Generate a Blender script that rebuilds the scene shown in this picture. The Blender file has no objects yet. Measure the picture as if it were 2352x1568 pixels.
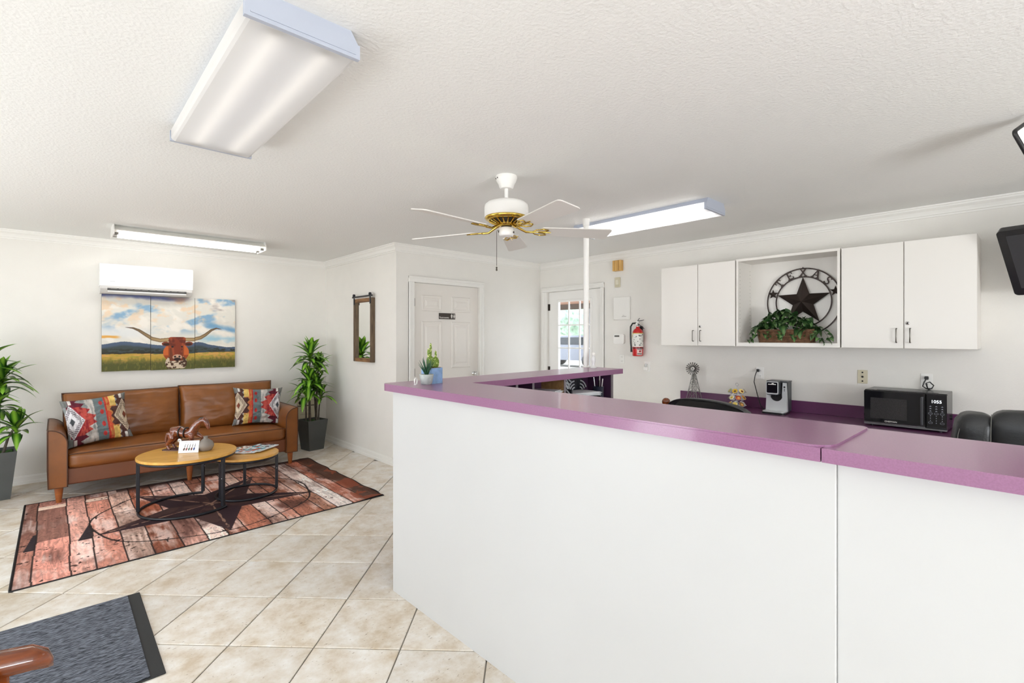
import bpy, bmesh, math, random
import numpy as np
from mathutils import Vector, Matrix, Euler
PI = math.pi
R = math.radians
random.seed(7)
SC = bpy.context.scene
COL = SC.collection

# ---------------------------------------------------------------- camera
FPX, HOR, YAW, EYE = 1125.0, 773.0, 43.0, 1.40
cam_d = bpy.data.cameras.new('camera'); cam = bpy.data.objects.new('camera', cam_d); COL.objects.link(cam)
cam.location = (0, 0, EYE); cam.rotation_euler = (R(90), 0, R(-YAW))
cam_d.sensor_width = 36; cam_d.lens = 36 * FPX / 2352; cam_d.shift_y = -(784 - HOR) / 2352
cam_d.clip_start = .02; cam_d.clip_end = 200
SC.camera = cam
# ---------------------------------------------------------------- world, lights, exposure
w = bpy.data.worlds.new('daylight'); SC.world = w; w.use_nodes = True
w.node_tree.nodes['Background'].inputs['Color'].default_value = (.80, .89, 1, 1)
w.node_tree.nodes['Background'].inputs['Strength'].default_value = 3.2
SC.view_settings.view_transform = 'Standard'; SC.view_settings.look = 'None'
SC.view_settings.gamma = 1; SC.view_settings.use_curve_mapping = False
SC.view_settings.exposure = 0.62
SC.cycles.use_denoising = True
SC.cycles.max_bounces = 10; SC.cycles.diffuse_bounces = 6; SC.cycles.glossy_bounces = 4
SC.cycles.transmission_bounces = 6; SC.cycles.transparent_max_bounces = 12
SC.cycles.sample_clamp_indirect = 8
def daylight(name, loc, rot, sx, sy, power, col=(.96, .985, 1)):
    l = bpy.data.lights.new(name, 'AREA'); l.shape = 'RECTANGLE'; l.size = sx; l.size_y = sy
    l.energy = power; l.color = col
    o = bpy.data.objects.new(name, l); COL.objects.link(o); o.location = loc; o.rotation_euler = rot
    return o
# area lamps for daylight at the window openings (left, and the added rear one)
SKYL = [((-2.54, 4.5, 1.6), 'x', 1.1, 1.8, 5), ((-2.54, 2.85, 1.3), 'x', 1.5, .9, 5), ((-2.54, -.3, 1.6), 'x', 1.1, 3.8, 2), ((1.1500000000000001, -3.34, 1.6), 'y', 2.1, 1.1, 8)]
UPFILL = [((-2.50, 4.5, .95), 'x', .5, 1.8, 12), ((-2.50, 2.85, .4), 'x', .6, .9, 16), ((-2.50, -.3, .95), 'x', .5, 3.8, 19), ((1.1500000000000001, -3.30, .95), 'y', 2.1, .5, 82)]
for loc, ax, sx, sy, e in SKYL: daylight('window_skylight', loc, (0, R(-90), 0) if ax == 'x' else (R(90), 0, 0), sx, sy, e)
# added area lamps inside the windows, tilted up to brighten the ceiling
for loc, ax, sx, sy, e in UPFILL: daylight('window_up_fill', loc, (0, R(-140), 0) if ax == 'x' else (R(140), 0, 0), sx, sy, e, (.955, .98, 1))
# ---------------------------------------------------------------- materials
MATS = {}
def nmat(name):
    m = bpy.data.materials.new(name); m.use_nodes = True
    nt = m.node_tree; b = nt.nodes['Principled BSDF']
    MATS[name] = m
    return m, nt, b
def N(nt, t, **kw):
    n = nt.nodes.new(t)
    for k, v in kw.items():
        if k.startswith('i_'):
            n.inputs[k[2:].replace('_', ' ')].default_value = v
        else: setattr(n, k, v)
    return n
def c4(c): return (c[0], c[1], c[2], 1)
def srgb(r, g, b):
    f = lambda v: (v / 255 / 12.92) if v / 255 <= .04045 else ((v / 255 + .055) / 1.055) ** 2.4
    return (f(r), f(g), f(b))
def mat(name, col, rough=.5, metal=0, noise=None, amt=.15, bump=0, bscale=40, coat=0, spec=.5, stretch=(1, 1, 1), coord='Object', emit=None, estr=1):
    """principled material; noise = scale of a soft colour mottling, bump = relief strength"""
    if name in MATS: return MATS[name]
    m, nt, b = nmat(name)
    b.inputs['Base Color'].default_value = c4(col); b.inputs['Roughness'].default_value = rough
    b.inputs['Metallic'].default_value = metal; b.inputs['Specular IOR Level'].default_value = spec
    if coat: b.inputs['Coat Weight'].default_value = coat; b.inputs['Coat Roughness'].default_value = .08
    tc = N(nt, 'ShaderNodeTexCoord'); mp = N(nt, 'ShaderNodeMapping'); mp.inputs['Scale'].default_value = stretch
    nt.links.new(tc.outputs[coord], mp.inputs['Vector'])
    if noise:
        n = N(nt, 'ShaderNodeTexNoise'); n.inputs['Scale'].default_value = noise; n.inputs['Detail'].default_value = 5
        nt.links.new(mp.outputs[0], n.inputs['Vector'])
        r = N(nt, 'ShaderNodeValToRGB'); r.color_ramp.elements[0].position = .3; r.color_ramp.elements[1].position = .7
        r.color_ramp.elements[0].color = c4([x * (1 - amt) for x in col]); r.color_ramp.elements[1].color = c4([min(1, x * (1 + amt)) for x in col])
        nt.links.new(n.outputs['Fac'], r.inputs[0]); nt.links.new(r.outputs[0], b.inputs['Base Color'])
    if bump:
        n = N(nt, 'ShaderNodeTexNoise'); n.inputs['Scale'].default_value = bscale; n.inputs['Detail'].default_value = 4
        nt.links.new(mp.outputs[0], n.inputs['Vector'])
        bp = N(nt, 'ShaderNodeBump'); bp.inputs['Strength'].default_value = bump; bp.inputs['Distance'].default_value = .01
        nt.links.new(n.outputs['Fac'], bp.inputs['Height']); nt.links.new(bp.outputs[0], b.inputs['Normal'])
    if emit:
        b.inputs['Emission Color'].default_value = c4(emit); b.inputs['Emission Strength'].default_value = estr
    return m
def attr_mat(name, rough=.6, bump=0, bscale=200, spec=.4):
    """colours printed on the surface: the 'print' colour attribute computed by this script"""
    m, nt, b = nmat(name)
    a = N(nt, 'ShaderNodeAttribute'); a.attribute_name = 'print'
    nt.links.new(a.outputs['Color'], b.inputs['Base Color']); b.inputs['Roughness'].default_value = rough
    b.inputs['Specular IOR Level'].default_value = spec
    if bump:
        tc = N(nt, 'ShaderNodeTexCoord'); n = N(nt, 'ShaderNodeTexNoise'); n.inputs['Scale'].default_value = bscale
        nt.links.new(tc.outputs['Object'], n.inputs['Vector'])
        bp = N(nt, 'ShaderNodeBump'); bp.inputs['Strength'].default_value = bump; bp.inputs['Distance'].default_value = .003
        nt.links.new(n.outputs['Fac'], bp.inputs['Height']); nt.links.new(bp.outputs[0], b.inputs['Normal'])
    return m
def glass_mat(name, tint=(1, 1, 1), gloss=.06):
    m = bpy.data.materials.new(name); m.use_nodes = True; nt = m.node_tree; nt.nodes.clear(); MATS[name] = m
    o = N(nt, 'ShaderNodeOutputMaterial'); t = N(nt, 'ShaderNodeBsdfTransparent'); g = N(nt, 'ShaderNodeBsdfGlossy'); mx = N(nt, 'ShaderNodeMixShader')
    t.inputs[0].default_value = c4(tint); g.inputs['Roughness'].default_value = .02; mx.inputs[0].default_value = gloss
    nt.links.new(t.outputs[0], mx.inputs[1]); nt.links.new(g.outputs[0], mx.inputs[2]); nt.links.new(mx.outputs[0], o.inputs[0])
    return m
def lens_mat(name):
    """milky acrylic lens of a fluorescent fixture: lets the tubes behind it shine through"""
    m = bpy.data.materials.new(name); m.use_nodes = True; nt = m.node_tree; nt.nodes.clear(); MATS[name] = m
    o = N(nt, 'ShaderNodeOutputMaterial'); t = N(nt, 'ShaderNodeBsdfTranslucent'); d = N(nt, 'ShaderNodeBsdfDiffuse'); g = N(nt, 'ShaderNodeBsdfGlossy')
    t.inputs[0].default_value = (.95, .93, .90, 1); d.inputs[0].default_value = (.85, .83, .80, 1); g.inputs['Roughness'].default_value = .25
    m1 = N(nt, 'ShaderNodeMixShader'); m1.inputs[0].default_value = .45; m2 = N(nt, 'ShaderNodeMixShader'); m2.inputs[0].default_value = .05
    nt.links.new(t.outputs[0], m1.inputs[1]); nt.links.new(d.outputs[0], m1.inputs[2]); nt.links.new(m1.outputs[0], m2.inputs[1]); nt.links.new(g.outputs[0], m2.inputs[2])
    nt.links.new(m2.outputs[0], o.inputs[0]); return m
def wood_mat(name, c1, c2, rough=.4, scale=3, stretch=(1, 12, 12), coat=.2):
    m, nt, b = nmat(name)
    tc = N(nt, 'ShaderNodeTexCoord'); mp = N(nt, 'ShaderNodeMapping'); mp.inputs['Scale'].default_value = stretch
    n = N(nt, 'ShaderNodeTexNoise'); n.inputs['Scale'].default_value = scale; n.inputs['Detail'].default_value = 6; n.inputs['Distortion'].default_value = .6
    r = N(nt, 'ShaderNodeValToRGB'); r.color_ramp.elements[0].position = .3; r.color_ramp.elements[1].position = .7
    r.color_ramp.elements[0].color = c4(c1); r.color_ramp.elements[1].color = c4(c2)
    nt.links.new(tc.outputs['Object'], mp.inputs['Vector']); nt.links.new(mp.outputs[0], n.inputs['Vector']); nt.links.new(n.outputs['Fac'], r.inputs[0])
    nt.links.new(r.outputs[0], b.inputs['Base Color']); b.inputs['Roughness'].default_value = rough; b.inputs['Coat Weight'].default_value = coat
    return m
def leaf_mat(name, edge, mid, half, rough=.35):
    """long leaf with a paler band along its midrib (x runs across the leaf)"""
    m, nt, b = nmat(name)
    tc = N(nt, 'ShaderNodeTexCoord'); sx = N(nt, 'ShaderNodeSeparateXYZ'); nt.links.new(tc.outputs['Object'], sx.inputs[0])
    ab = N(nt, 'ShaderNodeMath', operation='ABSOLUTE'); nt.links.new(sx.outputs['X'], ab.inputs[0])
    dv = N(nt, 'ShaderNodeMath', operation='DIVIDE'); dv.inputs[1].default_value = half; nt.links.new(ab.outputs[0], dv.inputs[0])
    oi = N(nt, 'ShaderNodeObjectInfo')
    r = N(nt, 'ShaderNodeValToRGB'); r.color_ramp.elements[0].position = .15; r.color_ramp.elements[1].position = .75
    r.color_ramp.elements[0].color = c4(mid); r.color_ramp.elements[1].color = c4(edge)
    nt.links.new(dv.outputs[0], r.inputs[0])
    h = N(nt, 'ShaderNodeHueSaturation'); mr = N(nt, 'ShaderNodeMapRange'); mr.inputs['To Min'].default_value = .65; mr.inputs['To Max'].default_value = 1.25
    nt.links.new(oi.outputs['Random'], mr.inputs[0]); nt.links.new(mr.outputs[0], h.inputs['Value']); nt.links.new(r.outputs[0], h.inputs['Color'])
    nt.links.new(h.outputs[0], b.inputs['Base Color']); b.inputs['Roughness'].default_value = rough
    return m

WALL = mat('wall_paint', srgb(231, 228, 222), .75, noise=6, amt=.012, bump=.16, bscale=130)
CEIL = mat('ceiling_texture', srgb(235, 235, 233), .85, bump=.30, bscale=70)
TRIM = mat('trim_paint', srgb(234, 232, 227), .45)
WHITE = mat('white_enamel', srgb(238, 236, 232), .4)
LAMW = mat('white_laminate', srgb(232, 228, 222), .35)
BLK = mat('black_plastic', (.012, .012, .013), .3)
BLKM = mat('black_metal', (.016, .017, .022), .38, metal=.3)
CHROME = mat('chrome', (.75, .75, .76), .18, metal=1)
BRASS = mat('brass', srgb(214, 182, 88), .16, metal=1)
GLASS = glass_mat('clear_glass')
PURP = mat('purple_laminate', srgb(144, 97, 131), .28, noise=260, amt=.09, spec=.5, coat=.2)
PURPD = mat('dark_purple_panel', srgb(84, 52, 84), .45, noise=200, amt=.1)
LEATHER = mat('brown_leather', srgb(128, 76, 32), .36, noise=5, amt=.18, bump=.14, bscale=10, spec=.5)
LEATH2 = mat('brown_leather_front', srgb(114, 66, 38), .42, noise=4, amt=.12, bump=.06, bscale=25)
PIPE = mat('leather_piping', srgb(70, 38, 18), .5)
LEGW = wood_mat('sofa_leg_wood', srgb(120, 62, 24), srgb(158, 90, 40), .35)
OAK = wood_mat('golden_oak', srgb(206, 150, 62), srgb(232, 182, 92), .32, 2.5, (1.5, 14, 14))
CHERRY = wood_mat('cherry_wood', srgb(82, 33, 8), srgb(134, 64, 18), .2, 3, (2, 16, 16), coat=.6)
POTM = mat('slate_planter', srgb(74, 77, 76), .5, noise=8, amt=.06)
MOSS = mat('moss', srgb(52, 96, 28), .9, noise=60, amt=.5, bump=1, bscale=60)
BARK = mat('plant_cane', srgb(92, 84, 74), .8, noise=40, amt=.3, bump=.4, bscale=60)
LEAF = leaf_mat('dracaena_leaf', srgb(34, 84, 20), srgb(136, 188, 58), .030)
IVY = leaf_mat('ivy_leaf', srgb(38, 70, 34), srgb(92, 124, 70), .022)
DRIM = mat('dark_bronze', srgb(58, 48, 44), .42, metal=.6)
# ---------------------------------------------------------------- mesh helpers
class MB:
    """collects shapes; build() links them as ONE mesh object"""
    def __init__(s): s.v = []; s.f = []; s.sm = []
    def add(s, vs, fs, smooth=False):
        o = len(s.v); s.v += [tuple(p) for p in vs]; s.f += [tuple(i + o for i in f) for f in fs]; s.sm += [smooth] * len(fs); return s
    def box(s, x0, x1, y0, y1, z0, z1):
        v = [(x, y, z) for z in (z0, z1) for y in (y0, y1) for x in (x0, x1)]
        return s.add(v, [(0, 2, 3, 1), (4, 5, 7, 6), (0, 1, 5, 4), (2, 6, 7, 3), (0, 4, 6, 2), (1, 3, 7, 5)])
    def obox(s, c, ax, ay, az):
        c = Vector(c); ax, ay, az = Vector(ax), Vector(ay), Vector(az)
        v = [c + ax * i + ay * j + az * k for k in (-1, 1) for j in (-1, 1) for i in (-1, 1)]
        return s.add(v, [(0, 2, 3, 1), (4, 5, 7, 6), (0, 1, 5, 4), (2, 6, 7, 3), (0, 4, 6, 2), (1, 3, 7, 5)])
    def cbox(s, x0, x1, y0, y1, z0, z1, b=.004):
        """box with chamfered edges"""
        xs, ys, zs = (x0, x1), (y0, y1), (z0, z1); v = []; idx = {}
        for i in (0, 1):
            for j in (0, 1):
                for k in (0, 1):
                    sx, sy, sz = (b if i == 0 else -b), (b if j == 0 else -b), (b if k == 0 else -b)
                    for a in range(3):
                        p = [xs[i] + sx, ys[j] + sy, zs[k] + sz]; p[a] = (xs[i], ys[j], zs[k])[a]
                        idx[i, j, k, a] = len(v); v.append(tuple(p))
        f = []
        g = lambda i, j, k, a: idx[i, j, k, a]
        for i in (0, 1):
            q = [g(i, 0, 0, 0), g(i, 1, 0, 0), g(i, 1, 1, 0), g(i, 0, 1, 0)]; f.append(q if i else q[::-1])
            q = [g(0, i, 0, 1), g(0, i, 1, 1), g(1, i, 1, 1), g(1, i, 0, 1)]; f.append(q if i else q[::-1])
            q = [g(0, 0, i, 2), g(1, 0, i, 2), g(1, 1, i, 2), g(0, 1, i, 2)]; f.append(q if i else q[::-1])
        for i in (0, 1):
            for j in (0, 1):
                q = [g(i, j, 0, 0), g(i, j, 0, 1), g(i, j, 1, 1), g(i, j, 1, 0)]; f.append(q if (i + j) % 2 == 0 else q[::-1])
                q = [g(i, 0, j, 0), g(i, 0, j, 2), g(i, 1, j, 2), g(i, 1, j, 0)]; f.append(q if (i + j) % 2 == 1 else q[::-1])
                q = [g(0, i, j, 1), g(0, i, j, 2), g(1, i, j, 2), g(1, i, j, 1)]; f.append(q if (i + j) % 2 == 0 else q[::-1])
                for k in (0, 1):
                    q = [g(i, j, k, 0), g(i, j, k, 1), g(i, j, k, 2)]; f.append(q if (i + j + k) % 2 == 1 else q[::-1])
        return s.add(v, f)
    def lathe(s, prof, seg=24, c=(0, 0, 0), axis='z', smooth=True, capb=True, capt=True):
        v = []; f = []; n = len(prof)
        def put(x, y, z):
            if axis == 'z': return (c[0] + x, c[1] + y, c[2] + z)
            if axis == 'x': return (c[0] + z, c[1] + x, c[2] + y)
            return (c[0] + y, c[1] + z, c[2] + x)
        for r, z in prof:
            for k in range(seg): a = 2 * PI * k / seg; v.append(put(r * math.cos(a), r * math.sin(a), z))
        for i in range(n - 1):
            for k in range(seg): k2 = (k + 1) % seg; f.append((i * seg + k, i * seg + k2, (i + 1) * seg + k2, (i + 1) * seg + k))
        s.add(v, f, smooth)
        if capb: s.add(v[:seg], [tuple(range(seg))[::-1]])
        if capt: s.add(v[-seg:], [tuple(range(seg))])
        return s
    def tube(s, pts, rad, seg=8, closed=False, caps=True, smooth=True, flat=None):
        pts = [Vector(p) for p in pts]; n = len(pts)
        rad = rad if isinstance(rad, (list, tuple)) else [rad] * n
        t0 = (pts[1] - pts[0]).normalized(); up = Vector((0, 0, 1)) if abs(t0.z) < .9 else Vector((1, 0, 0))
        nrm = (up - t0 * up.dot(t0)).normalized(); v = []; f = []
        for i in range(n):
            a = pts[(i - 1) % n] if (closed or i) else pts[i]; b = pts[(i + 1) % n] if (closed or i < n - 1) else pts[i]
            t = (b - a).normalized(); nrm = (nrm - t * nrm.dot(t)).normalized(); bi = t.cross(nrm)
            for k in range(seg):
                an = 2 * PI * k / seg; v.append(pts[i] + (nrm * math.cos(an) * (flat or 1) + bi * math.sin(an)) * rad[i])
        m = n if closed else n - 1
        for i in range(m):
            for k in range(seg): k2 = (k + 1) % seg; j = (i + 1) % n; f.append((i * seg + k, i * seg + k2, j * seg + k2, j * seg + k))
        s.add(v, f, smooth)
        if caps and not closed: s.add(v[:seg], [tuple(range(seg))[::-1]]); s.add(v[-seg:], [tuple(range(seg))])
        return s
    def prism(s, out, h0, h1, put=None, smooth=False):
        """outline (list of 2D points, counter-clockwise) extruded from h0 to h1; put maps (a, b, h) to xyz"""
        put = put or (lambda a, b, h: (a, b, h)); n = len(out)
        v = [put(a, b, h0) for a, b in out] + [put(a, b, h1) for a, b in out]
        s.add(v, [tuple(range(n))[::-1], tuple(range(n, 2 * n))]); s.add(v, [(i, (i + 1) % n, n + (i + 1) % n, n + i) for i in range(n)], smooth)
        return s
    def ball(s, c, r, seg=12, rings=8, sc=(1, 1, 1)):
        prof = [(max(1e-4, math.sin(PI * i / rings)), -math.cos(PI * i / rings)) for i in range(rings + 1)]
        v = []; f = []
        for pr, z in prof:
            for k in range(seg): a = 2 * PI * k / seg; v.append((c[0] + r * sc[0] * pr * math.cos(a), c[1] + r * sc[1] * pr * math.sin(a), c[2] + r * sc[2] * z))
        for i in range(rings):
            for k in range(seg): k2 = (k + 1) % seg; f.append((i * seg + k, i * seg + k2, (i + 1) * seg + k2, (i + 1) * seg + k))
        return s.add(v, f, True)
    def xf(s, M):
        s.v = [tuple(M @ Vector(p)) for p in s.v]; return s
    def mesh(s, name):
        me = bpy.data.meshes.new(name); me.from_pydata(s.v, [], s.f)
        me.polygons.foreach_set('use_smooth', s.sm); me.update(); return me
    def build(s, name, m, parent=None, **kw):
        return link(name, s.mesh(name), m, parent, **kw)
def link(name, me, m, parent=None, loc=None, rot=None):
    if m is not None and len(me.materials) == 0: me.materials.append(m)
    o = bpy.data.objects.new(name, me); COL.objects.link(o)
    if parent is not None: o.parent = parent
    if loc is not None: o.location = loc
    if rot is not None: o.rotation_euler = rot
    return o
def fixn(o):
    bm = bmesh.new(); bm.from_mesh(o.data); bmesh.ops.recalc_face_normals(bm, faces=bm.faces); bm.to_mesh(o.data); bm.free(); return o
def tag(o, label, cat, group=None):
    o['label'] = label; o['category'] = cat
    if group: o['group'] = group
    return o
def thing(name, label, cat, loc=(0, 0, 0), rz=0, group=None, rot=None):
    o = bpy.data.objects.new(name, None); COL.objects.link(o); o.location = loc; o.rotation_euler = rot or (0, 0, rz); o.empty_display_size = .05
    return tag(o, label, cat, group)
def struct(o, label=None):
    o['kind'] = 'structure'
    if label: o['label'] = label; o['category'] = label.split()[-1]
    return o
def grid_mesh(name, P, col=None, closed=False):
    """P: (nu, nv, 3) array of points -> quad grid with an optional per-point 'print' colour"""
    nu, nv, _ = P.shape
    i = np.arange(nu - 1)[:, None] * nv + np.arange(nv - 1)[None]
    F = np.stack([i, i + nv, i + nv + 1, i + 1], -1).reshape(-1, 4)
    me = bpy.data.meshes.new(name); me.vertices.add(nu * nv); me.vertices.foreach_set('co', P.reshape(-1).astype(np.float32))
    me.loops.add(F.size); me.loops.foreach_set('vertex_index', F.reshape(-1).astype(np.int32))
    me.polygons.add(len(F)); me.polygons.foreach_set('loop_start', (np.arange(len(F)) * 4).astype(np.int32))
    me.polygons.foreach_set('use_smooth', [True] * len(F))
    me.update(calc_edges=True); me.validate()
    if col is not None:
        a = me.color_attributes.new('print', 'FLOAT_COLOR', 'POINT')
        c = np.ones((nu * nv, 4), np.float32); c[:, :3] = lin(col.reshape(-1, 3)); a.data.foreach_set('color', c.reshape(-1))
    return me
def lin(c):
    c = np.clip(c, 0, 255) / 255.0
    return np.where(c <= .04045, c / 12.92, ((c + .055) / 1.055) ** 2.4)
def vnoise(x, y, seed=0):
    """smooth value noise in [0,1]"""
    xi = np.floor(x).astype(np.int64); yi = np.floor(y).astype(np.int64); fx = x - xi; fy = y - yi
    fx = fx * fx * (3 - 2 * fx); fy = fy * fy * (3 - 2 * fy)
    def h(a, b):
        n = (a * 374761393 + b * 668265263 + seed * 974634777) & 0x7fffffff
        n = ((n ^ (n >> 13)) * 1274126177) & 0x7fffffff
        return ((n ^ (n >> 16)) & 0xffff) / 65535.0
    return (h(xi, yi) * (1 - fx) + h(xi + 1, yi) * fx) * (1 - fy) + (h(xi, yi + 1) * (1 - fx) + h(xi + 1, yi + 1) * fx) * fy
def fbm(x, y, seed=0, o=4):
    s = 0; a = .5
    for k in range(o): s = s + a * vnoise(x * 2 ** k, y * 2 ** k, seed + k * 17); a *= .5
    return s / (1 - .5 ** o)
def text_mesh(body, size, depth=.001, align='CENTER'):
    cu = bpy.data.curves.new('lettering', 'FONT'); cu.body = body; cu.size = size; cu.extrude = depth; cu.align_x = align; cu.align_y = 'CENTER'
    o = bpy.data.objects.new('lettering', cu); COL.objects.link(o)
    me = bpy.data.meshes.new_from_object(o.evaluated_get(bpy.context.evaluated_depsgraph_get()))
    bpy.data.objects.remove(o); bpy.data.curves.remove(cu); return me
def text(name, body, size, m, parent, loc, rot, depth=.001, align='CENTER'):
    me = text_mesh(body, size, depth, align); me.materials.clear(); return link(name, me, m, parent, loc, rot)
def copy_tree(o, parent=None):
    c = o.copy(); COL.objects.link(c); c.parent = parent
    for ch in list(o.children): copy_tree(ch, c)
    return c
def puff(w, d, h, r=.04, pf=(0, 0, 0), n=14):
    """rounded, puffed box centred on the origin: a stuffed cushion"""
    bm = bmesh.new(); bmesh.ops.create_cube(bm, size=2); bmesh.ops.subdivide_edges(bm, edges=bm.edges, cuts=n, use_grid_fill=True)
    hx, hy, hz = w / 2, d / 2, h / 2
    for v in bm.verts:
        x, y, z = v.co; p = Vector((x * hx, y * hy, z * hz))
        q = Vector((max(-hx + r, min(hx - r, p.x)), max(-hy + r, min(hy - r, p.y)), max(-hz + r, min(hz - r, p.z))))
        dv = p - q
        if dv.length > 1e-6: p = q + dv.normalized() * r
        p.x += x * pf[0] * (1 - y * y) * (1 - z * z); p.y += y * pf[1] * (1 - x * x) * (1 - z * z); p.z += z * pf[2] * (1 - x * x) * (1 - y * y)
        v.co = p
    me = bpy.data.meshes.new('cushion'); bm.to_mesh(me); bm.free(); me.polygons.foreach_set('use_smooth', [True] * len(me.polygons)); return me
def pillow(w, h, t, n=40, ex=.45, pinch=.05, paint=None, wr=0, seed=1):
    """knife-edge pillow in the xz plane, front facing -y; paint(u, v) -> rgb"""
    u = np.linspace(-1, 1, n); U, V = np.meshgrid(u, u, indexing='ij')
    prof = (np.clip(1 - np.abs(U) ** 2.6, 0, 1) ** ex) * (np.clip(1 - np.abs(V) ** 2.6, 0, 1) ** ex)
    X = U * w / 2 * (1 - pinch * (1 - V ** 2) ** 1 * np.abs(U) ** 3); Z = V * h / 2 * (1 - pinch * (1 - U ** 2) * np.abs(V) ** 3)
    Y = -t / 2 * prof
    if wr: Y = Y - wr * (fbm(U * 3 + 9, V * 5 + 5, seed) - .5) * np.clip(prof * 2, 0, 1)
    front = np.stack([X, Y, Z], -1); back = np.stack([X, -Y * .9, Z], -1)
    col = paint((U + 1) / 2, (V + 1) / 2) if paint else None
    a = grid_mesh('front', front[:, ::1], col); 
    b = grid_mesh('back', back[::-1], None if col is None else col[::-1])
    bm = bmesh.new(); bm.from_mesh(a); bm.from_mesh(b)
    bmesh.ops.remove_doubles(bm, verts=bm.verts, dist=1e-5)
    me = bpy.data.meshes.new('pillow'); bm.to_mesh(me); bm.free(); bpy.data.meshes.remove(a); bpy.data.meshes.remove(b)
    me.polygons.foreach_set('use_smooth', [True] * len(me.polygons)); return me
def arc(cx, cy, r, a0, a1, n=12, ry=None):
    ry = r if ry is None else ry
    return [(cx + r * math.cos(R(a0 + (a1 - a0) * i / n)), cy + ry * math.sin(R(a0 + (a1 - a0) * i / n))) for i in range(n + 1)]
def rrect(x0, x1, y0, y1, r, n=5):
    return arc(x1 - r, y0 + r, r, -90, 0, n) + arc(x1 - r, y1 - r, r, 0, 90, n) + arc(x0 + r, y1 - r, r, 90, 180, n) + arc(x0 + r, y0 + r, r, 180, 270, n)
def star_pts(cx, cy, ro, ri, a0=90, n=5):
    return [(cx + (ro if i % 2 == 0 else ri) * math.cos(R(a0 + 180 / n * i)), cy + (ro if i % 2 == 0 else ri) * math.sin(R(a0 + 180 / n * i))) for i in range(2 * n)]
# ================================================================ THE SETTING
XL, YR, WD, WC, WB, WA, CE = -2.60, -3.40, 4.92, 4.70, 2.68, 6.56, 2.40
# ---- floor: grout bed and diagonal travertine tiles
def tile_material():
    m, nt, b = nmat('travertine_tile')
    tc = N(nt, 'ShaderNodeTexCoord'); oi = N(nt, 'ShaderNodeObjectInfo')
    ad = N(nt, 'ShaderNodeVectorMath', operation='MULTIPLY_ADD'); ad.inputs[1].default_value = (1, 1, 1)
    sc = N(nt, 'ShaderNodeVectorMath', operation='SCALE'); sc.inputs[0].default_value = (37, 53, 11)
    nt.links.new(oi.outputs['Random'], sc.inputs['Scale']); nt.links.new(tc.outputs['Object'], ad.inputs[0]); nt.links.new(sc.outputs[0], ad.inputs[2])
    n1 = N(nt, 'ShaderNodeTexNoise'); n1.inputs['Scale'].default_value = 7; n1.inputs['Detail'].default_value = 8; n1.inputs['Roughness'].default_value = .68
    nt.links.new(ad.outputs[0], n1.inputs['Vector'])
    r = N(nt, 'ShaderNodeValToRGB'); e = r.color_ramp.elements
    e[0].position = .33; e[0].color = c4(srgb(198, 181, 157)); e[1].position = .68; e[1].color = c4(srgb(235, 232, 227))
    k = r.color_ramp.elements.new(.5); k.color = c4(srgb(219, 210, 197))
    nt.links.new(n1.outputs['Fac'], r.inputs[0])
    n2 = N(nt, 'ShaderNodeTexNoise'); n2.inputs['Scale'].default_value = 55; n2.inputs['Detail'].default_value = 3
    mp = N(nt, 'ShaderNodeMapping'); mp.inputs['Rotation'].default_value = (0, 0, .6); mp.inputs['Scale'].default_value = (1, 2.6, 1)
    nt.links.new(ad.outputs[0], mp.inputs['Vector']); nt.links.new(mp.outputs[0], n2.inputs['Vector'])
    r2 = N(nt, 'ShaderNodeValToRGB'); r2.color_ramp.elements[0].position = .27; r2.color_ramp.elements[1].position = .335
    r2.color_ramp.elements[0].color = c4(srgb(150, 128, 100)); r2.color_ramp.elements[1].color = (1, 1, 1, 1)
    nt.links.new(n2.outputs['Fac'], r2.inputs[0])
    mx = N(nt, 'ShaderNodeMix', data_type='RGBA', blend_type='MULTIPLY'); mx.inputs[0].default_value = .8
    nt.links.new(r.outputs[0], mx.inputs[6]); nt.links.new(r2.outputs[0], mx.inputs[7])
    h = N(nt, 'ShaderNodeHueSaturation'); mr = N(nt, 'ShaderNodeMapRange'); mr.inputs['To Min'].default_value = .9; mr.inputs['To Max'].default_value = 1.06
    nt.links.new(oi.outputs['Random'], mr.inputs[0]); nt.links.new(mr.outputs[0], h.inputs['Value']); nt.links.new(mx.outputs[2], h.inputs['Color'])
    nt.links.new(h.outputs[0], b.inputs['Base Color']); b.inputs['Roughness'].default_value = .36
    bp = N(nt, 'ShaderNodeBump'); bp.inputs['Strength'].default_value = .12; bp.inputs['Distance'].default_value = .004
    nt.links.new(n1.outputs['Fac'], bp.inputs['Height']); nt.links.new(bp.outputs[0], b.inputs['Normal'])
    return m
TILE = tile_material(); GROUT = mat('grout', srgb(138, 132, 124), .9, noise=30, amt=.1)
fl = MB().box(XL - .1, WD + .1, YR - .1, WA + .1, -.10, -.004).build('floor', GROUT); struct(fl, 'diagonal beige travertine tile floor')
def clip(poly, a, b, c):
    out = []
    for i in range(len(poly)):
        p, q = poly[i - 1], poly[i]; dp, dq = a * p[0] + b * p[1] - c, a * q[0] + b * q[1] - c
        if (dp < 0) != (dq < 0): t = dp / (dp - dq); out.append((p[0] + t * (q[0] - p[0]), p[1] + t * (q[1] - p[1])))
        if dq < 0: out.append(q)
    return out
TU, TV, G = .393, .411, .0032; S2 = math.sqrt(.5)
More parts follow.
